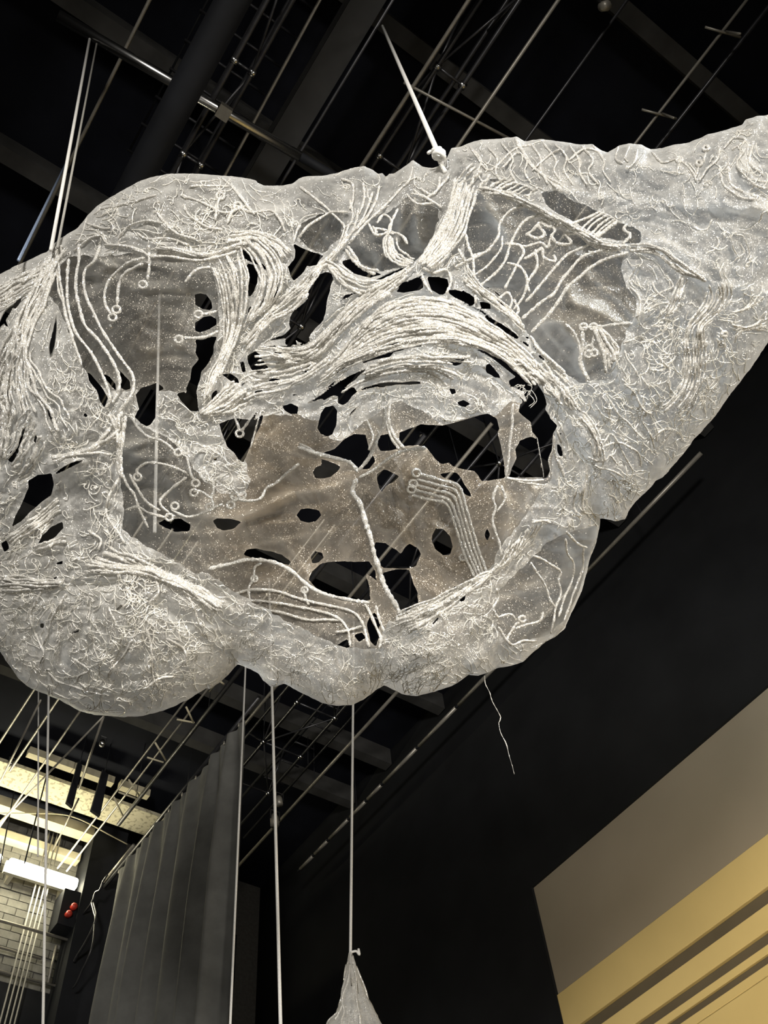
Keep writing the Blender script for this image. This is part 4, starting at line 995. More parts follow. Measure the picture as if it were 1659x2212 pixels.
# arms across the low lobe
bundle(C('c6', [(680, 980), (850, 1040), (1040, 1130), (1250, 1230), (1480, 1370)]), C('c6', [(500, 1150), (700, 1160), (900, 1150), (1150, 1250), (1400, 1420)]), 9, 4.6, jit=5)
bundle(C('c6', [(830, 130), (790, 260), (770, 420), (780, 560)]), C('c6', [(690, 130), (740, 260), (750, 420), (760, 520)]), 5, 4.5, jit=3)
bundle(C('c6', [(330, 440), (450, 400), (600, 400), (740, 420)]), C('c6', [(330, 400), (500, 380), (650, 300), (800, 80)]), 4, 5, jit=3)
for p in [[(780, 530), (700, 640), (680, 760), (740, 880), (800, 960)], [(560, 870), (640, 930), (620, 1000)], [(990, 1190), (1010, 1280), (960, 1360)], [(1210, 1300), (1260, 1400), (1290, 1500)], [(700, 1380), (720, 1440), (740, 1500)], [(270, 1240), (220, 1350), (200, 1500), (280, 1640), (270, 1720)], [(420, 1280), (340, 1440), (280, 1600)],
          [(850, 1560), (780, 1680), (700, 1800), (720, 1860)], [(950, 1500), (980, 1620), (960, 1760), (1010, 1880)], [(1060, 1560), (1180, 1640), (1190, 1740)], [(480, 1700), (560, 1760), (500, 1830), (560, 1900)], [(300, 1780), (420, 1860), (560, 1900), (700, 1920)], [(900, 1880), (1010, 1840), (1120, 1800)]]:
    cord(C('c6', p), 4.0, wob=5)
# lower middle and right
bundle(C('m2', [(560, 1010), (480, 1180), (350, 1240), (150, 1330), (0, 1390), (-120, 1440)]), C('m2', [(760, 900), (640, 1060), (480, 1200), (300, 1330), (120, 1480), (-80, 1580)]), 8, 4.0, jit=4)
bundle(C('m2', [(360, 1240), (270, 1310), (160, 1390)]), C('m2', [(300, 1290), (220, 1360), (100, 1420)]), 4, 4.5)
bundle(C('m2', [(150, 1330), (0, 1400), (-120, 1450)]), C('m2', [(180, 1420), (20, 1480), (-140, 1520)]), 6, 4.5, jit=3)
for p in [[(480, 680), (450, 760), (470, 830), (460, 900), (490, 1000), (510, 1110)], [(510, 680), (530, 760), (480, 840)], [(530, 640), (600, 650), (680, 665), (760, 660)], [(530, 640), (620, 670), (760, 690)], [(580, 200), (570, 300), (560, 420), (545, 540), (535, 640)], [(820, 400), (830, 480), (850, 560), (880, 640)],
          [(840, 360), (870, 440), (890, 520)], [(690, 900), (760, 895), (800, 910)], [(1020, 560), (1010, 660), (990, 780), (1000, 850)], [(960, 700), (940, 790), (960, 850)], [(700, 1110), (790, 1150), (860, 1200), (850, 1260), (860, 1330), (830, 1430), (820, 1500), (800, 1570)], [(680, 1150), (740, 1240), (790, 1350), (830, 1410)],
          [(900, 970), (960, 1030), (1020, 1060)], [(890, 1000), (900, 1090), (940, 1160), (930, 1260), (880, 1380), (850, 1470)], [(990, 1060), (1000, 1160), (960, 1280), (910, 1400), (880, 1500)], [(480, 1530), (550, 1620), (580, 1645), (640, 1620), (720, 1610)], [(540, 1620), (560, 1560), (590, 1510), (620, 1500)], [(480, 1480), (560, 1460), (600, 1500)],
          [(480, 1300), (490, 1360), (460, 1420), (490, 1480)], [(760, 1440), (740, 1490), (660, 1520), (590, 1540)]]:
    cord(C('m2', p), 4.0, wob=3)
ring_at(C('m2', [(630, 1485)])[0], 7, cord(C('m2', [(600, 1510), (620, 1495)]), 3.5))
# frayed curls at the torn edge
for k in range(9):
    x, y = random.uniform(560, 680), random.uniform(90, 190)
    cord(C('m2', [(x, y), (x + random.uniform(10, 40), y + random.uniform(-30, 20)), (x + random.uniform(20, 60), y + random.uniform(0, 50)), (x + random.uniform(-10, 30), y + random.uniform(20, 70))]), 1.3, 'm', wob=5, knob=0.05, mat='thread')
cord(C('m2', [(715, 400), (735, 490), (745, 560), (760, 645)]), 1.4, 'm', wob=2, knob=0.05, mat='thread')
cord(C('m2', [(810, 470), (785, 530), (795, 600), (800, 620)]), 1.3, 'm', wob=2, knob=0.05, mat='thread')

# ---- the direction in which the cords sweep, spread over the whole cloth
FP = np.concatenate([(q['P'][1:] + q['P'][:-1]) / 2 for q in PEND if q['mat'] == 'cord'])
FT = np.concatenate([np.diff(q['P'], axis=0) for q in PEND if q['mat'] == 'cord'])
FT = FT / np.maximum(np.linalg.norm(FT, axis=1, keepdims=True), 1e-6)
sel = rng.choice(len(FP), min(len(FP), 9000), replace=False); FP = FP[sel]; FT = FT[sel]
ST = 4.0
gx = np.arange(-135, 1800, ST); gy = np.arange(225, 1570, ST)
NX, NY = len(gx), len(gy)
GX, GY = np.meshgrid(gx, gy)
GP = np.stack([GX.ravel(), GY.ravel()], 1)
SS = signed(GP, SIL)
def field(polys, margin=60):
    d = np.full(len(GP), float(margin))
    for q in polys:
        q = np.asarray(q); lo = q.min(0) - margin; hi = q.max(0) + margin
        k = np.where((GP[:, 0] > lo[0]) & (GP[:, 0] < hi[0]) & (GP[:, 1] > lo[1]) & (GP[:, 1] < hi[1]))[0]
        d[k] = np.minimum(d[k], -signed(GP[k], q))
    return d
HD = field(H); OD = field(O)
rag = 1.6 * fbm(GP[:, 0] / 14, GP[:, 1] / 14, 2, 3)

cgx = np.arange(gx[0], gx[-1] + 20, 16.0); cgy = np.arange(gy[0], gy[-1] + 20, 16.0)
CX, CY = np.meshgrid(cgx, cgy); CP = np.stack([CX.ravel(), CY.ravel()], 1)
s2 = rng.choice(len(FP), 2500, replace=False)
a2 = 2 * np.arctan2(FT[s2, 1], FT[s2, 0]); cs, sn = np.cos(a2), np.sin(a2)
cc = np.zeros(len(CP)); ss = np.zeros(len(CP))
for k in range(0, len(CP), 2000):
    d = ((CP[k:k + 2000, None, :] - FP[s2][None]) ** 2).sum(2)
    w_ = 1.0 / (d / 400.0 + 1.0) ** 2
    cc[k:k + 2000] = w_ @ cs; ss[k:k + 2000] = w_ @ sn
def csamp(A, P):
    x = np.clip((P[:, 0] - cgx[0]) / 16.0, 0, len(cgx) - 1.001); y = np.clip((P[:, 1] - cgy[0]) / 16.0, 0, len(cgy) - 1.001)
    i = x.astype(int); j = y.astype(int); fx = x - i; fy = y - j
    A = A.reshape(len(cgy), len(cgx))
    return (A[j, i] * (1 - fx) + A[j, i + 1] * fx) * (1 - fy) + (A[j + 1, i] * (1 - fx) + A[j + 1, i + 1] * fx) * fy
nrm = np.maximum(np.hypot(cc, ss), 1e-9); cc /= nrm; ss /= nrm
def streaks(seed, cell, K, amb=0.0):
    """noise combed along the sweep of the cords"""
    src = lambda P: vnoise(P[:, 0] / cell + seed * 17.3, P[:, 1] / cell - seed * 5.1, seed)
    acc = src(GP); tot = 1.0
    for sg in (1, -1):
        P = GP.copy(); prev = None
        for k in range(K):
            th = 0.5 * np.arctan2(csamp(ss, P), csamp(cc, P))
            if amb: th = th + amb
            v = np.stack([np.cos(th), np.sin(th)], 1)
            if prev is None: prev = v * sg
            v = v * np.sign((v * prev).sum(1, keepdims=True) + 1e-9)
            P = P + v * cell * 0.55; prev = v
            w_ = 1 - (k + 1) / (K + 1)
            acc = acc + w_ * src(P); tot += w_
    acc = acc - acc.mean()
    return acc / acc.std()
LIC1 = streaks(1, 9.0, 12)
LIC2 = streaks(3, 22.0, 9)
LICB = streaks(5, 8.0, 14, 1.2)
def gauss(P, L):
    v = np.zeros(len(P))
    for (x, y, r, a) in L:
        v += a * np.exp(-((P[:, 0] - x) ** 2 + (P[:, 1] - y) ** 2) / (2 * r * r))
    return v
ZONE = np.clip(gauss(GP, [(900, 720, 110, 1.0), (1050, 740, 90, .8), (740, 780, 90, .9), (640, 830, 80, .9), (520, 700, 60, .9), (590, 600, 60, .6), (40, 800, 90, .8), (60, 960, 80, .7), (60, 650, 70, .7), (850, 830, 70, .5), (1150, 860, 70, .6), (560, 860, 60, .7)]), 0, 1)
SLIT = (LIC1 * 0.8 + LIC2 * 0.5 + 3.0 - 2.15 * ZONE) * 4.0
PH_F = np.minimum(np.minimum(SS + rag, np.minimum(HD + rag, SLIT)), OD + rag * 3)
PH_B = np.minimum(SS + rag, np.minimum(HD + rag, SLIT + 1.0))
VEIN = np.clip(1 - 5.5 * np.abs(vnoise(GP[:, 0] / 60 + 0.8 * fbm(GP[:, 0] / 70, GP[:, 1] / 70, 0, 2), GP[:, 1] / 60 + 0.8 * fbm(GP[:, 0] / 70 + 9, GP[:, 1] / 70, 2, 2), 3)), 0, 1) \
     + 0.8 * np.clip(1 - 5.0 * np.abs(vnoise(GP[:, 0] / 33 + fbm(GP[:, 0] / 50 + 3, GP[:, 1] / 50, 1, 2), GP[:, 1] / 33, 5)), 0, 1)
def polydist(P, pts):
    pts = catmull(pts, 12); d2 = np.full(len(P), 1e12)
    lo = pts.min(0) - 60; hi = pts.max(0) + 60
    k = np.where((P[:, 0] > lo[0]) & (P[:, 0] < hi[0]) & (P[:, 1] > lo[1]) & (P[:, 1] < hi[1]))[0]
    Q = P[k]; m = np.full(len(k), 1e12)
    for (ax, ay), (bx, by) in zip(pts[:-1], pts[1:]):
        ex, ey = bx - ax, by - ay; L = ex * ex + ey * ey + 1e-9
        t = np.clip(((Q[:, 0] - ax) * ex + (Q[:, 1] - ay) * ey) / L, 0, 1)
        m = np.minimum(m, (Q[:, 0] - ax - t * ex) ** 2 + (Q[:, 1] - ay - t * ey) ** 2)
    d2[k] = m
    return np.sqrt(d2)
# pulled folds and seams of the two layers
FOLD_F = [('c5', [(0, 270), (130, 330), (400, 410), (510, 395), (700, 430), (1000, 460), (1350, 500), (1659, 510)], 1.2), ('c5', [(510, 395), (650, 330), (850, 270), (1050, 260), (1250, 370), (1400, 480)], .8),
          ('c5', [(100, 400), (430, 520), (760, 690), (920, 700), (1130, 690), (1330, 890), (1659, 960)], 1.2), ('m2', [(1098, 885), (1000, 850), (880, 930), (700, 1080), (560, 1250), (300, 1380), (0, 1560)], 1.3),
          ('m2', [(1000, 850), (1010, 700), (1060, 560), (1000, 400)], .8), ('c6', [(1659, 1450), (1450, 1380), (1250, 1270), (1040, 1160), (860, 1050)], .9), ('c6', [(1500, 1720), (1450, 1640), (1330, 1630), (1200, 1720)], 1.0),
          ('c6', [(1250, 1500), (1400, 1520), (1530, 1540), (1659, 1600)], .8), ('c6', [(340, 430), (550, 420), (750, 420)], .8), ('c6', [(440, 700), (440, 900), (460, 1150), (440, 1250)], .7), ('c6', [(700, 480), (690, 700), (760, 900)], .7),
          ('c4', [(0, 190), (70, 260), (130, 350), (260, 340), (330, 410)], .9), ('c4', [(390, 165), (430, 220), (360, 290), (310, 330)], .7), ('c4', [(330, 420), (480, 410), (620, 360), (740, 350)], .8), ('c4', [(1160, 20), (1120, 150), (1000, 260), (850, 430), (690, 600), (560, 720)], 1.0),
          ('c3', [(380, 560), (280, 700), (200, 850), (160, 1000), (100, 1250)], .9), ('c3', [(620, 320), (760, 310), (900, 260), (1050, 250)], .6), ('c3', [(1100, 110), (1050, 250), (1000, 330)], .4), ('u2', [(290, 640), (500, 690), (700, 780), (750, 800)], .9), ('u2', [(570, 590), (640, 690), (740, 800)], .8),
          ('u2', [(1545, 540), (1560, 640), (1540, 760), (1600, 880)], .8), ('u2', [(965, 658), (1000, 720), (1150, 720), (1300, 740), (1480, 880)], .8), ('n3', [(480, 500), (440, 640), (390, 740), (320, 850), (310, 1000)], .8), ('n3', [(480, 60), (430, 180), (520, 330), (500, 500)], .8),
          ('n3', [(0, 1380), (100, 1520), (160, 1650)], 1.0), ('m4', [(300, 195), (220, 130), (180, 60), (100, 0)], .8), ('m4', [(900, 190), (1000, 120), (1080, 40)], .9), ('m4', [(1340, 140), (1380, 40), (1500, -30)], .8), ('m2', [(310, 1810), (360, 1700), (480, 1600), (600, 1660), (640, 1740)], .7)]
FOLD_B = [('n2', [(950, 370), (1020, 470), (1200, 530), (1380, 640)], 1.3), ('n2', [(720, 650), (900, 650), (1000, 800), (1060, 900), (1080, 1100)], 1.0), ('n2', [(1100, 200), (1250, 330), (1420, 480), (1540, 600)], .7), ('m1', [(890, 640), (700, 700), (450, 750), (200, 880), (0, 870)], .9),
          ('m1', [(1170, 640), (1300, 480)], 1.0), ('m1', [(240, 480), (290, 370), (350, 260)], 1.0), ('m1', [(0, 1180), (150, 1120), (300, 1040), (500, 1000), (700, 950)], .6), ('m1', [(600, 1250), (560, 1150), (480, 1060)], .7), ('c4', [(1110, 250), (1080, 400), (1060, 540)], .9), ('c4', [(1180, 270), (1190, 420), (1200, 540)], 1.1),
          ('c4', [(790, 480), (850, 560), (950, 660)], .7), ('c3', [(640, 650), (720, 690), (850, 680), (940, 650)], .9), ('c3', [(850, 840), (1000, 830), (1180, 850)], .7), ('c3', [(900, 1220), (1020, 1230), (1150, 1200)], .7), ('n4', [(80, 510), (250, 470), (360, 460)], 1.1), ('n4', [(90, 560), (250, 610), (360, 630)], 1.0), ('n4', [(1120, 1150), (1350, 1040), (1560, 930)], 1.0),
          ('c5', [(110, 420), (190, 560), (250, 700)], .9), ('c5', [(130, 500), (200, 590), (290, 640)], .7), ('m2', [(480, 680), (560, 830), (540, 960)], .8), ('m2', [(700, 700), (620, 880), (520, 1010)], .7), ('m2', [(480, 1350), (600, 1330), (740, 1250), (800, 1200)], .6), ('m2', [(640, 1530), (740, 1490), (760, 1430)], .7)]
def folds(L):
    rd = np.zeros(len(GP)); dn = np.zeros(len(GP))
    for c, pts, a in L:
        d = polydist(GP, C(c, pts))
        rd += a * np.exp(-(d / 15.0) ** 2); dn += a * np.exp(-(d / 5.0) ** 2) + 0.45 * a * np.exp(-(d / 14.0) ** 2)
    return rd, dn
RF, DFo = folds(FOLD_F); RB, DBo = folds(FOLD_B)
e_ = np.clip(SS / 330.0, 0, 1)
TH = np.sqrt(np.maximum(1 - (1 - e_) ** 2, 0))
BASE = 4.75 - 0.32 * (GP[:, 0] - 829) / 829 + 0.10 * (GP[:, 1] - 900) / 600
LOBE = gauss(GP, [(250, 1400, 150, -0.24), (380, 480, 130, -0.16), (930, 730, 150, -0.14), (1480, 760, 170, -0.14), (720, 1450, 70, -0.10), (960, 1430, 90, -0.08),
                  (1200, 1260, 90, 0.20), (110, 900, 120, -0.10), (560, 720, 70, 0.05), (1560, 380, 130, -0.16), (520, 1420, 50, 0.10), (840, 1470, 30, 0.08)])
FD_S = BASE - 0.46 * TH + LOBE                                   # smooth front surface
wx = GP[:, 0] + 40 * fbm(GP[:, 0] / 160, GP[:, 1] / 160, 1, 2); wy = GP[:, 1] + 40 * fbm(GP[:, 0] / 160 + 50, GP[:, 1] / 160, 3, 2)
WR = 0.045 * fbm(wx / 150, wy / 110, 0, 3) + 0.018 * (1 + 0.9 * gauss(GP, [(230, 1380, 190, 1.0), (100, 950, 120, .6), (180, 1080, 80, .8)])) * ridged(wx / 55, wy / 42, 2, 3) + 0.004 * ridged(wx / 18, wy / 16, 4, 2) + 0.0045 * LIC1 + 0.010 * LIC2
FADE = np.clip(SS / 25, 0.1, 1)
FD = FD_S + (WR - 0.022 * RF) * FADE
BD_S = BASE + 0.40 * TH + gauss(GP, [(1150, 560, 90, -0.18), (1250, 720, 60, -0.16), (880, 470, 70, -0.14), (300, 720, 110, -0.08), (800, 1120, 130, -0.18), (330, 1010, 90, -0.12)])
WB = 0.05 * fbm(wx / 130 + 31, wy / 100, 1, 3) + 0.030 * ridged(wx / 95 + 9, wy / 60 + 3, 3, 2) + 0.0022 * LICB
BD = BD_S + (WB - 0.035 * RB) * FADE

def idw(P, pts):
    num = np.zeros(len(P)); den = np.zeros(len(P))
    for x, y, v in pts:
        w_ = 1.0 / (((P[:, 0] - x) ** 2 + (P[:, 1] - y) ** 2) / 2500.0 + 0.4) ** 1.6
        num += w_ * v; den += w_
    return num / den
DEN_F = idw(GP, [(400, 400, .40), (420, 480, .72), (250, 500, .55), (700, 430, .42), (620, 480, .5), (900, 380, .35), (1100, 340, .40), (1250, 330, .42), (1450, 400, .60), (1600, 330, .75), (1600, 500, .78),
                 (1450, 600, .70), (1500, 800, .50), (1400, 950, .55), (1450, 1000, .5), (1300, 1000, .75), (1200, 1150, .68), (950, 720, .92), (800, 850, .85), (550, 820, .9), (500, 650, .9), (60, 800, .75), (150, 950, .7),
                 (150, 1100, .62), (100, 1300, .82), (300, 1400, .80), (400, 1500, .6), (500, 1400, .65), (700, 1450, .7), (900, 1440, .68), (1100, 1400, .45), (1250, 1250, .35), (1350, 450, .7), (1050, 830, .8), (240, 860, .75)])
DEN_F = DEN_F * (1 + 0.20 * ridged(wx / 40, wy / 32, 1, 3) + 0.16 * LIC1 + 0.14 * LIC2 + 0.75 * VEIN + 0.7 * DFo) + 0.45 * np.exp(-np.maximum(PH_F, 0) / 4.0)
DEN_B = idw(GP, [(250, 700, .34), (350, 800, .36), (300, 1000, .24), (400, 1030, .26), (800, 1150, .46), (600, 1100, .42), (560, 1000, .55), (1100, 900, .36), (900, 450, .26), (1150, 600, .34), (1250, 720, .34),
                 (1280, 480, .16), (1000, 1200, .52), (900, 850, .5), (1200, 1300, .30), (460, 1150, .5), (700, 1330, .35), (1050, 1120, .5), (830, 480, .28)])
DEN_B = DEN_B * (1 + 0.30 * ridged(wx / 70 + 4, wy / 50, 3, 3) + 0.07 * LICB + 0.8 * DBo) + 0.40 * np.exp(-np.maximum(PH_B, 0) / 4.0)

RAYS = np.stack([(GP[:, 0] - 829.5) / F, (GP[:, 1] - 1106.0) / F, np.ones(len(GP))], 1) @ RM
def sheet(name, PH, D, dens, mat, parent, origin, gain):
    P3 = CAM + RAYS * D[:, None] - origin
    idx = np.arange(NX * NY).reshape(NY, NX)
    a, b, c, d = idx[:-1, :-1].ravel(), idx[:-1, 1:].ravel(), idx[1:, 1:].ravel(), idx[1:, :-1].ravel()
    alt = ((np.arange(NY - 1)[:, None] + np.arange(NX - 1)[None]) % 2 == 0).ravel()
    t1 = np.where(alt[:, None], np.stack([a, b, c], 1), np.stack([a, b, d], 1))
    t2 = np.where(alt[:, None], np.stack([a, c, d], 1), np.stack([b, c, d], 1))
    T = np.concatenate([t1, t2])
    ins = PH > 0
    cnt = ins[T].sum(1)
    full = T[cnt == 3]
    V = [P3]; DN = [dens]
    newP, newD, cache = [], [], {}
    base = len(P3)
    def cut(i, j):
        k = (i, j) if i < j else (j, i)
        if k not in cache:
            t = PH[k[0]] / (PH[k[0]] - PH[k[1]])
            newP.append(P3[k[0]] * (1 - t) + P3[k[1]] * t); newD.append(dens[k[0]] * (1 - t) + dens[k[1]] * t)
            cache[k] = base + len(newP) - 1
        return cache[k]
    extra = []
    for tri in T[(cnt == 1) | (cnt == 2)].tolist():
        q = []
        for m in range(3):
            i, j = tri[m], tri[(m + 1) % 3]
            if ins[i]: q.append(i)
            if ins[i] != ins[j]: q.append(cut(i, j))
        for m in range(1, len(q) - 1): extra.append((q[0], q[m], q[m + 1]))
    T = np.concatenate([full, np.array(extra)])
    V = np.concatenate([P3, np.array(newP)]); DN = np.concatenate([dens, np.array(newD)])
    used = np.unique(T); rm = np.full(len(V), -1); rm[used] = np.arange(len(used))
    V = V[used]; DN = DN[used]; T = rm[T]
    me = bpy.data.meshes.new(name)
    me.vertices.add(len(V)); me.vertices.foreach_set('co', V.ravel())
    me.loops.add(len(T) * 3); me.loops.foreach_set('vertex_index', T.ravel())
    me.polygons.add(len(T)); me.polygons.foreach_set('loop_start', np.arange(len(T)) * 3)
    me.polygons.foreach_set('use_smooth', np.ones(len(T), bool))
    me.update(calc_edges=True); me.validate()
    at = me.attributes.new('dens', 'FLOAT', 'POINT')
    at.data.foreach_set('value', np.clip(DN * gain, 0.03, 0.95).astype(np.float32))
    px_ = np.concatenate([GP, np.zeros((len(newP), 2))])
    for k, i in cache.items(): px_[i] = GP[k[0]]
    dy = np.clip(gauss(px_[used], [(780, 1150, 170, 1.0), (1000, 1130, 120, .9), (560, 1150, 110, .8), (600, 960, 60, 1.0), (1100, 880, 80, .5), (1180, 690, 90, .35), (330, 780, 70, .3)]), 0, 1)
    ad = me.attributes.new('dye', 'FLOAT', 'POINT'); ad.data.foreach_set('value', dy.astype(np.float32))
    me.materials.append(mat)
    o = bpy.data.objects.new(name, me); COL.objects.link(o); o.parent = parent
    return o

ORG = atd(829, 1100, 4.7)
SCU = empty('textile_sculpture', ORG)
tag(SCU, 'huge white lace-like textile cloud of sheer cloth and glitter cords hanging in mid air', 'sculpture')
tag(sheet('outer_veil', PH_F, FD, DEN_F, M['fabric'], SCU, ORG, 0.40), 'crumpled sheer white outer cloth with torn openings')
tag(sheet('inner_veil', PH_B, BD, DEN_B, M['lining'], SCU, ORG, 0.72), 'sheer champagne inner cloth seen through the openings')

# ---- depth of the cords
def samp(A, P):
    x = np.clip((P[:, 0] - gx[0]) / ST, 0, NX - 1.001); y = np.clip((P[:, 1] - gy[0]) / ST, 0, NY - 1.001)
    i = x.astype(int); j = y.astype(int); fx = x - i; fy = y - j
    A = A.reshape(NY, NX)
    return (A[j, i] * (1 - fx) + A[j, i + 1] * fx) * (1 - fy) + (A[j + 1, i] * (1 - fx) + A[j + 1, i + 1] * fx) * fy
def lift(P, layer, off):
    P = np.asarray(P, float)
    if layer == 'f':
        on = np.clip(samp(PH_F, P) / 10 + 0.5, 0, 1)
        D = samp(FD, P) * on + samp(FD_S, P) * (1 - on)
    elif layer == 'b':
        D = samp(BD, P)
    else:                                   # between the layers
        D = 0.5 * (samp(FD_S, P) + samp(BD, P))
    D = D - off
    R_ = np.stack([(P[:, 0] - 829.5) / F, (P[:, 1] - 1106.0) / F, np.ones(len(P))], 1) @ RM
    return CAM + R_ * D[:, None] - ORG


# ---- the cords become tubes on that surface; the 300 largest are single parts
def tri_ring(p, r, layer, off):
    a = np.linspace(0, 2 * math.pi, 13)[:-1]
    P = np.stack([p[0] + r * np.cos(a), p[1] + r * 0.9 * np.sin(a)], 1)
    return sweep(lift(P, layer, off), 0.0070, 6, close=True)
def size(q):
    P = q['P']; v = (P[:, 0] > 0) & (P[:, 0] < 1659)
    return v.sum() * q['r'] + 400 * len(q['rings'])
PEND.sort(key=size, reverse=True)
rest_parts = []
for n_, q in enumerate(PEND):
    P = q['P']; L = lift(P, q['layer'], q['off'])
    rad = 0.70 * q['r'] / F * 4.4 * (1 + q['knob'] * rng.uniform(-1, 1, len(P)))
    rad[0] *= 0.5; rad[-1] *= 0.6
    V, Fs = sweep(L, rad, 6)
    if n_ < 300:
        o = mesh_obj('cord', V, Fs, M[q['mat']], SCU, True)
        for (p, r) in q['rings']:
            V, Fs = tri_ring(p, r, q['layer'], q['off']); mesh_obj('ring', V, Fs, M['cord'], o, True)
    else:
        rest_parts.append((V, Fs))
        rest_parts += [tri_ring(p, r, q['layer'], q['off']) for p, r in q['rings']]
if rest_parts:
    V, Fs = join(rest_parts)
    tag(mesh_obj('fine_cords', V, Fs, M['cord'], SCU, True), 'many smaller glitter cords between the large ones', kind='stuff')

# ---- the countless fine stitched threads on the outer veil
LW = idw(GP, [(400, 400, .25), (420, 500, 1.0), (250, 500, .6), (700, 430, .15), (620, 480, .3), (900, 380, .1), (1100, 340, .2), (1450, 420, .12), (1600, 330, .3), (1600, 500, .1), (1480, 560, .1), (1500, 800, .6), (1400, 900, .9), (1350, 700, .8), (1450, 1000, .5), (1300, 1000, .8), (1200, 1130, .4),
              (950, 720, 1.2), (800, 850, 1.3), (550, 820, 1.2), (500, 650, 1.0), (60, 800, .8), (150, 950, .6), (150, 1100, .5), (100, 1300, .8), (300, 1400, .9), (500, 1400, .6), (700, 1450, .5), (950, 1420, 1.2), (1060, 1340, .9), (1250, 1250, .1)])
LW = np.where(PH_F > 4, np.clip(LW, 0, 2), 0)
cdf = np.cumsum(LW); cdf /= cdf[-1]
parts = []
for k in range(3400):
    i = int(np.searchsorted(cdf, rng.random()))
    p = GP[i] + rng.uniform(-2.5, 2.5, 2)
    if rng.random() < 0.66:
        j = np.argmin(((FP - p) ** 2).sum(1)); h = math.atan2(FT[j, 1], FT[j, 0]) + rng.normal(0, 0.15); curl = 0.16
    else:
        h = rng.uniform(0, 6.28); curl = 0.75
    n = int(rng.integers(6, 16)); pts = [p]
    dh = 0
    for _ in range(n):
        dh = dh * 0.7 + rng.normal(0, curl); h += dh
        p = p + 4.5 * np.array([math.cos(h), math.sin(h)]); pts.append(p)
    P = np.array(pts)
    ok = samp(PH_F, P) > 1
    if not ok.all():
        P = P[:int(np.argmin(ok))]
    if len(P) < 4: continue
    L = lift(P, 'f', 0.006 + 0.008 * rng.random())
    parts.append(sweep(L, rng.uniform(0.0013, 0.0030) * (1 + 0.3 * rng.uniform(-1, 1, len(P))), 4, caps=False))
V, Fs = join(parts)
lt = mesh_obj('stitched_threads', V, Fs, M['thread'], SCU, True)
tag(lt, 'fine glitter stitching all over the outer cloth', kind='stuff')

# ---- loose glitter thread dangling below
P = C('m5', [(118, 150), (122, 195), (145, 240), (160, 290), (205, 375), (195, 405), (205, 460), (235, 520), (250, 580), (268, 640), (279, 685)])
P3 = [atd(x, y, 4.6) for x, y in P]
Q = catmull(P3, 0.015)
mesh_obj('loose_thread', *sweep(Q, 0.0017 * (1 + 0.7 * rng.uniform(-1, 1, len(Q))), 5), M['thread'], SCU, True, ORG)

# ================================================================== ROPES
def rope_between(name, a, b, r, m, label, group=None):
    return tag(tube(name, [a, b], r, m, None, a, 8), label, 'rope', group)
# white rope tied to the crown
kn = atd(947, 332, float(samp(FD_S, np.array([[960, 372]]))[0]) - 0.02)
topdir = ray(760, -94); hz = math.hypot(*(kn - CAM)[:2])
tp = CAM + topdir * (hz / math.hypot(*topdir[:2]))
tp = kn + (tp - kn) * (10.45 - kn[2]) / (tp[2] - kn[2])
e = empty('suspension_rope', kn); tag(e, 'thick white rope tied in a knot at the crown of the sculpture', 'rope')
tube('line', [tp, kn + np.array([0, 0, 0.02])], 0.0125, M['rope'], e, kn, 8)
kp = []
for k in range(4):
    a = np.linspace(0, 2 * math.pi, 15)[:-1]
    c = np.array([0, 0, 0.03 - 0.022 * k])
    ax1 = np.array([math.cos(k), math.sin(k), 0.3]); ax2 = np.array([-math.sin(k) * 0.6, math.cos(k) * 0.6, 0.5 * (-1) ** k])
    kp.append(sweep(c + 0.024 * (np.cos(a)[:, None] * ax1 + np.sin(a)[:, None] * ax2), 0.011, 6, close=True))
V, Fs = join(kp); mesh_obj('knot', V, Fs, M['rope'], e, True)
mesh_obj('loose_end', *sweep(catmull([kn + np.array([0, 0, .03]), atd(935, 325, 4.3) * 0.0 + kn + RM[0] * -0.03 + np.array([0, 0, 0.04]), kn + RM[0] * -0.045 + np.array([0, 0, 0.015])], 0.01), 0.009, 6), M['rope'], e, True, kn)
mesh_obj('tail', *sweep(catmull([kn, kn + RM[1] * 0.04 + RM[0] * 0.01, kn + RM[1] * 0.09 + RM[0] * 0.035], 0.01), 0.012, 6), M['rope'], e, True, kn)
mesh_obj('shackle', *sweep(catmull([kn + RM[1] * 0.05 + RM[0] * 0.005, kn + RM[1] * 0.07 + RM[0] * 0.04, kn + RM[1] * 0.03 + RM[0] * 0.045], 0.01), 0.007, 6), M['chrome'], e, True, kn)
# pair of ropes from the polished batten to the left shoulder
pt = onz(201, 86, 10.15) - np.array([0, 0, 0.05])
for (x, y, r, m, lab) in [(110, 540, 0.010, 'rope', 'white rope from the polished batten to the left shoulder, nearer of the pair'), (124, 535, 0.007, 'ropegrey', 'thinner rope from the polished batten to the left shoulder, behind the white one')]:
    q = atd(x, y, 4.72)
    rope_between('suspension_rope', pt + np.array([0.04 if r < 0.009 else -0.02, 0, 0]), q, r, M[m], lab)
q = atd(40, 562, 4.75); d = onz(133, 372, 9.6)
rope_between('suspension_rope', d + (d - q) * 0.3, q, 0.008, M['ropeblue'], 'blue grey wire tied to the far left shoulder')
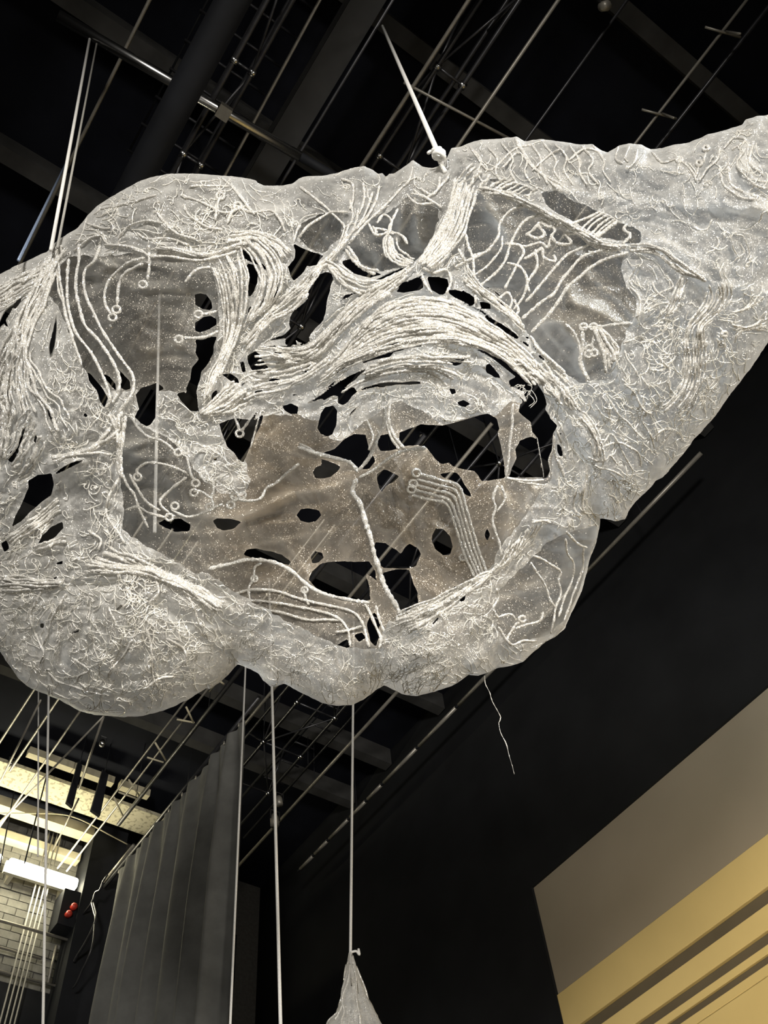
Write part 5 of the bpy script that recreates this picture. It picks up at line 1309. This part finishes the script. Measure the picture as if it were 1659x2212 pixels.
# long ropes that hang behind the sculpture
def hang(p_low, p_up, D_low, r, m, label, ztop=10.45):
    b = atd(*p_low, D_low); d0 = ray(*p_up); h = math.hypot(*(b - CAM)[:2])
    a = CAM + d0 * (h / math.hypot(*d0[:2]))
    a = b + (a - b) * (ztop - b[2]) / (a[2] - b[2])
    return rope_between('hanging_rope', a, b, r, M[m], label), a, b
hang((608, 2290), (575, 1000), 6.6, 0.0135, 'rope', 'thick white rope hanging down between two thinner ropes')
hang((494, 2290), (530, 1450), 7.2, 0.0105, 'rope', 'thin pale rope crossing the edge of the curtain')
_, _, sm_top = hang((757, 2062), (766, 1215), 8.0, 0.013, 'rope', 'white rope that carries the small hanging sculpture')
hang((334, 1150), (346, 560), 5.9, 0.012, 'rope', 'pale rope seen through the left opening of the big sculpture')

# ================================================================== SMALL HANGING SCULPTURE
e = empty('small_textile_sculpture', sm_top); tag(e, 'small pointed bundle of sheer cloth hanging at the bottom edge', 'sculpture')
nr, na = 60, 36
tt = np.linspace(0, 1, nr)
V = np.zeros((nr, na, 3)); dn = np.zeros((nr, na))
an = np.arange(na) * 2 * math.pi / na
for i, t in enumerate(tt):
    h_ = t * 1.5; rad = 0.012 + 0.20 * h_ + 0.11 * h_ * h_
    rr_ = rad * (1 + 0.42 * fbm(np.cos(an) * 1.6 + 7, np.sin(an) * 1.6 + t * 9, 2, 3) + 0.14 * np.cos(3 * an + 5 * t))
    V[i, :, 0] = rr_ * np.cos(an); V[i, :, 1] = rr_ * np.sin(an); V[i, :, 2] = 0.02 - t * 1.5
    dn[i] = 0.55 + 0.3 * fbm(np.cos(an) * 3, np.sin(an) * 3 + t * 14, 3, 3)
Fs = [(i * na + k, i * na + (k + 1) % na, (i + 1) * na + (k + 1) % na, (i + 1) * na + k) for i in range(nr - 1) for k in range(na) if fbm(np.array([k / 5.0]), np.array([i / 6.0]), 4, 2)[0] < 0.42]
o = mesh_obj('veil', V.reshape(-1, 3), Fs, M['fabric'], e, True)
a_ = o.data.attributes.new('dens', 'FLOAT', 'POINT'); a_.data.foreach_set('value', dn.ravel().astype(np.float32))
for k in range(14):
    a0 = random.uniform(0, 6.28); tw = random.uniform(-2, 2); i0 = random.randint(0, 6); i1 = random.randint(28, nr - 1)
    P = [V[i, int((a0 + tw * (i / nr)) / 6.283 * na) % na] * np.array([1.04, 1.04, 1]) for i in range(i0, i1, 4)]
    mesh_obj('cord', *sweep(catmull(P, 0.03), 0.008, 5), M['cord'], e, True)
mesh_obj('tie', *sweep(catmull([(0, 0, 0.02), RM[0] * 0.05 + [0, 0, 0.03], RM[0] * 0.075 + [0, 0, 0.0], RM[0] * 0.07 + [0, 0, 0.05]], 0.01), 0.011, 6), M['rope'], e, True)
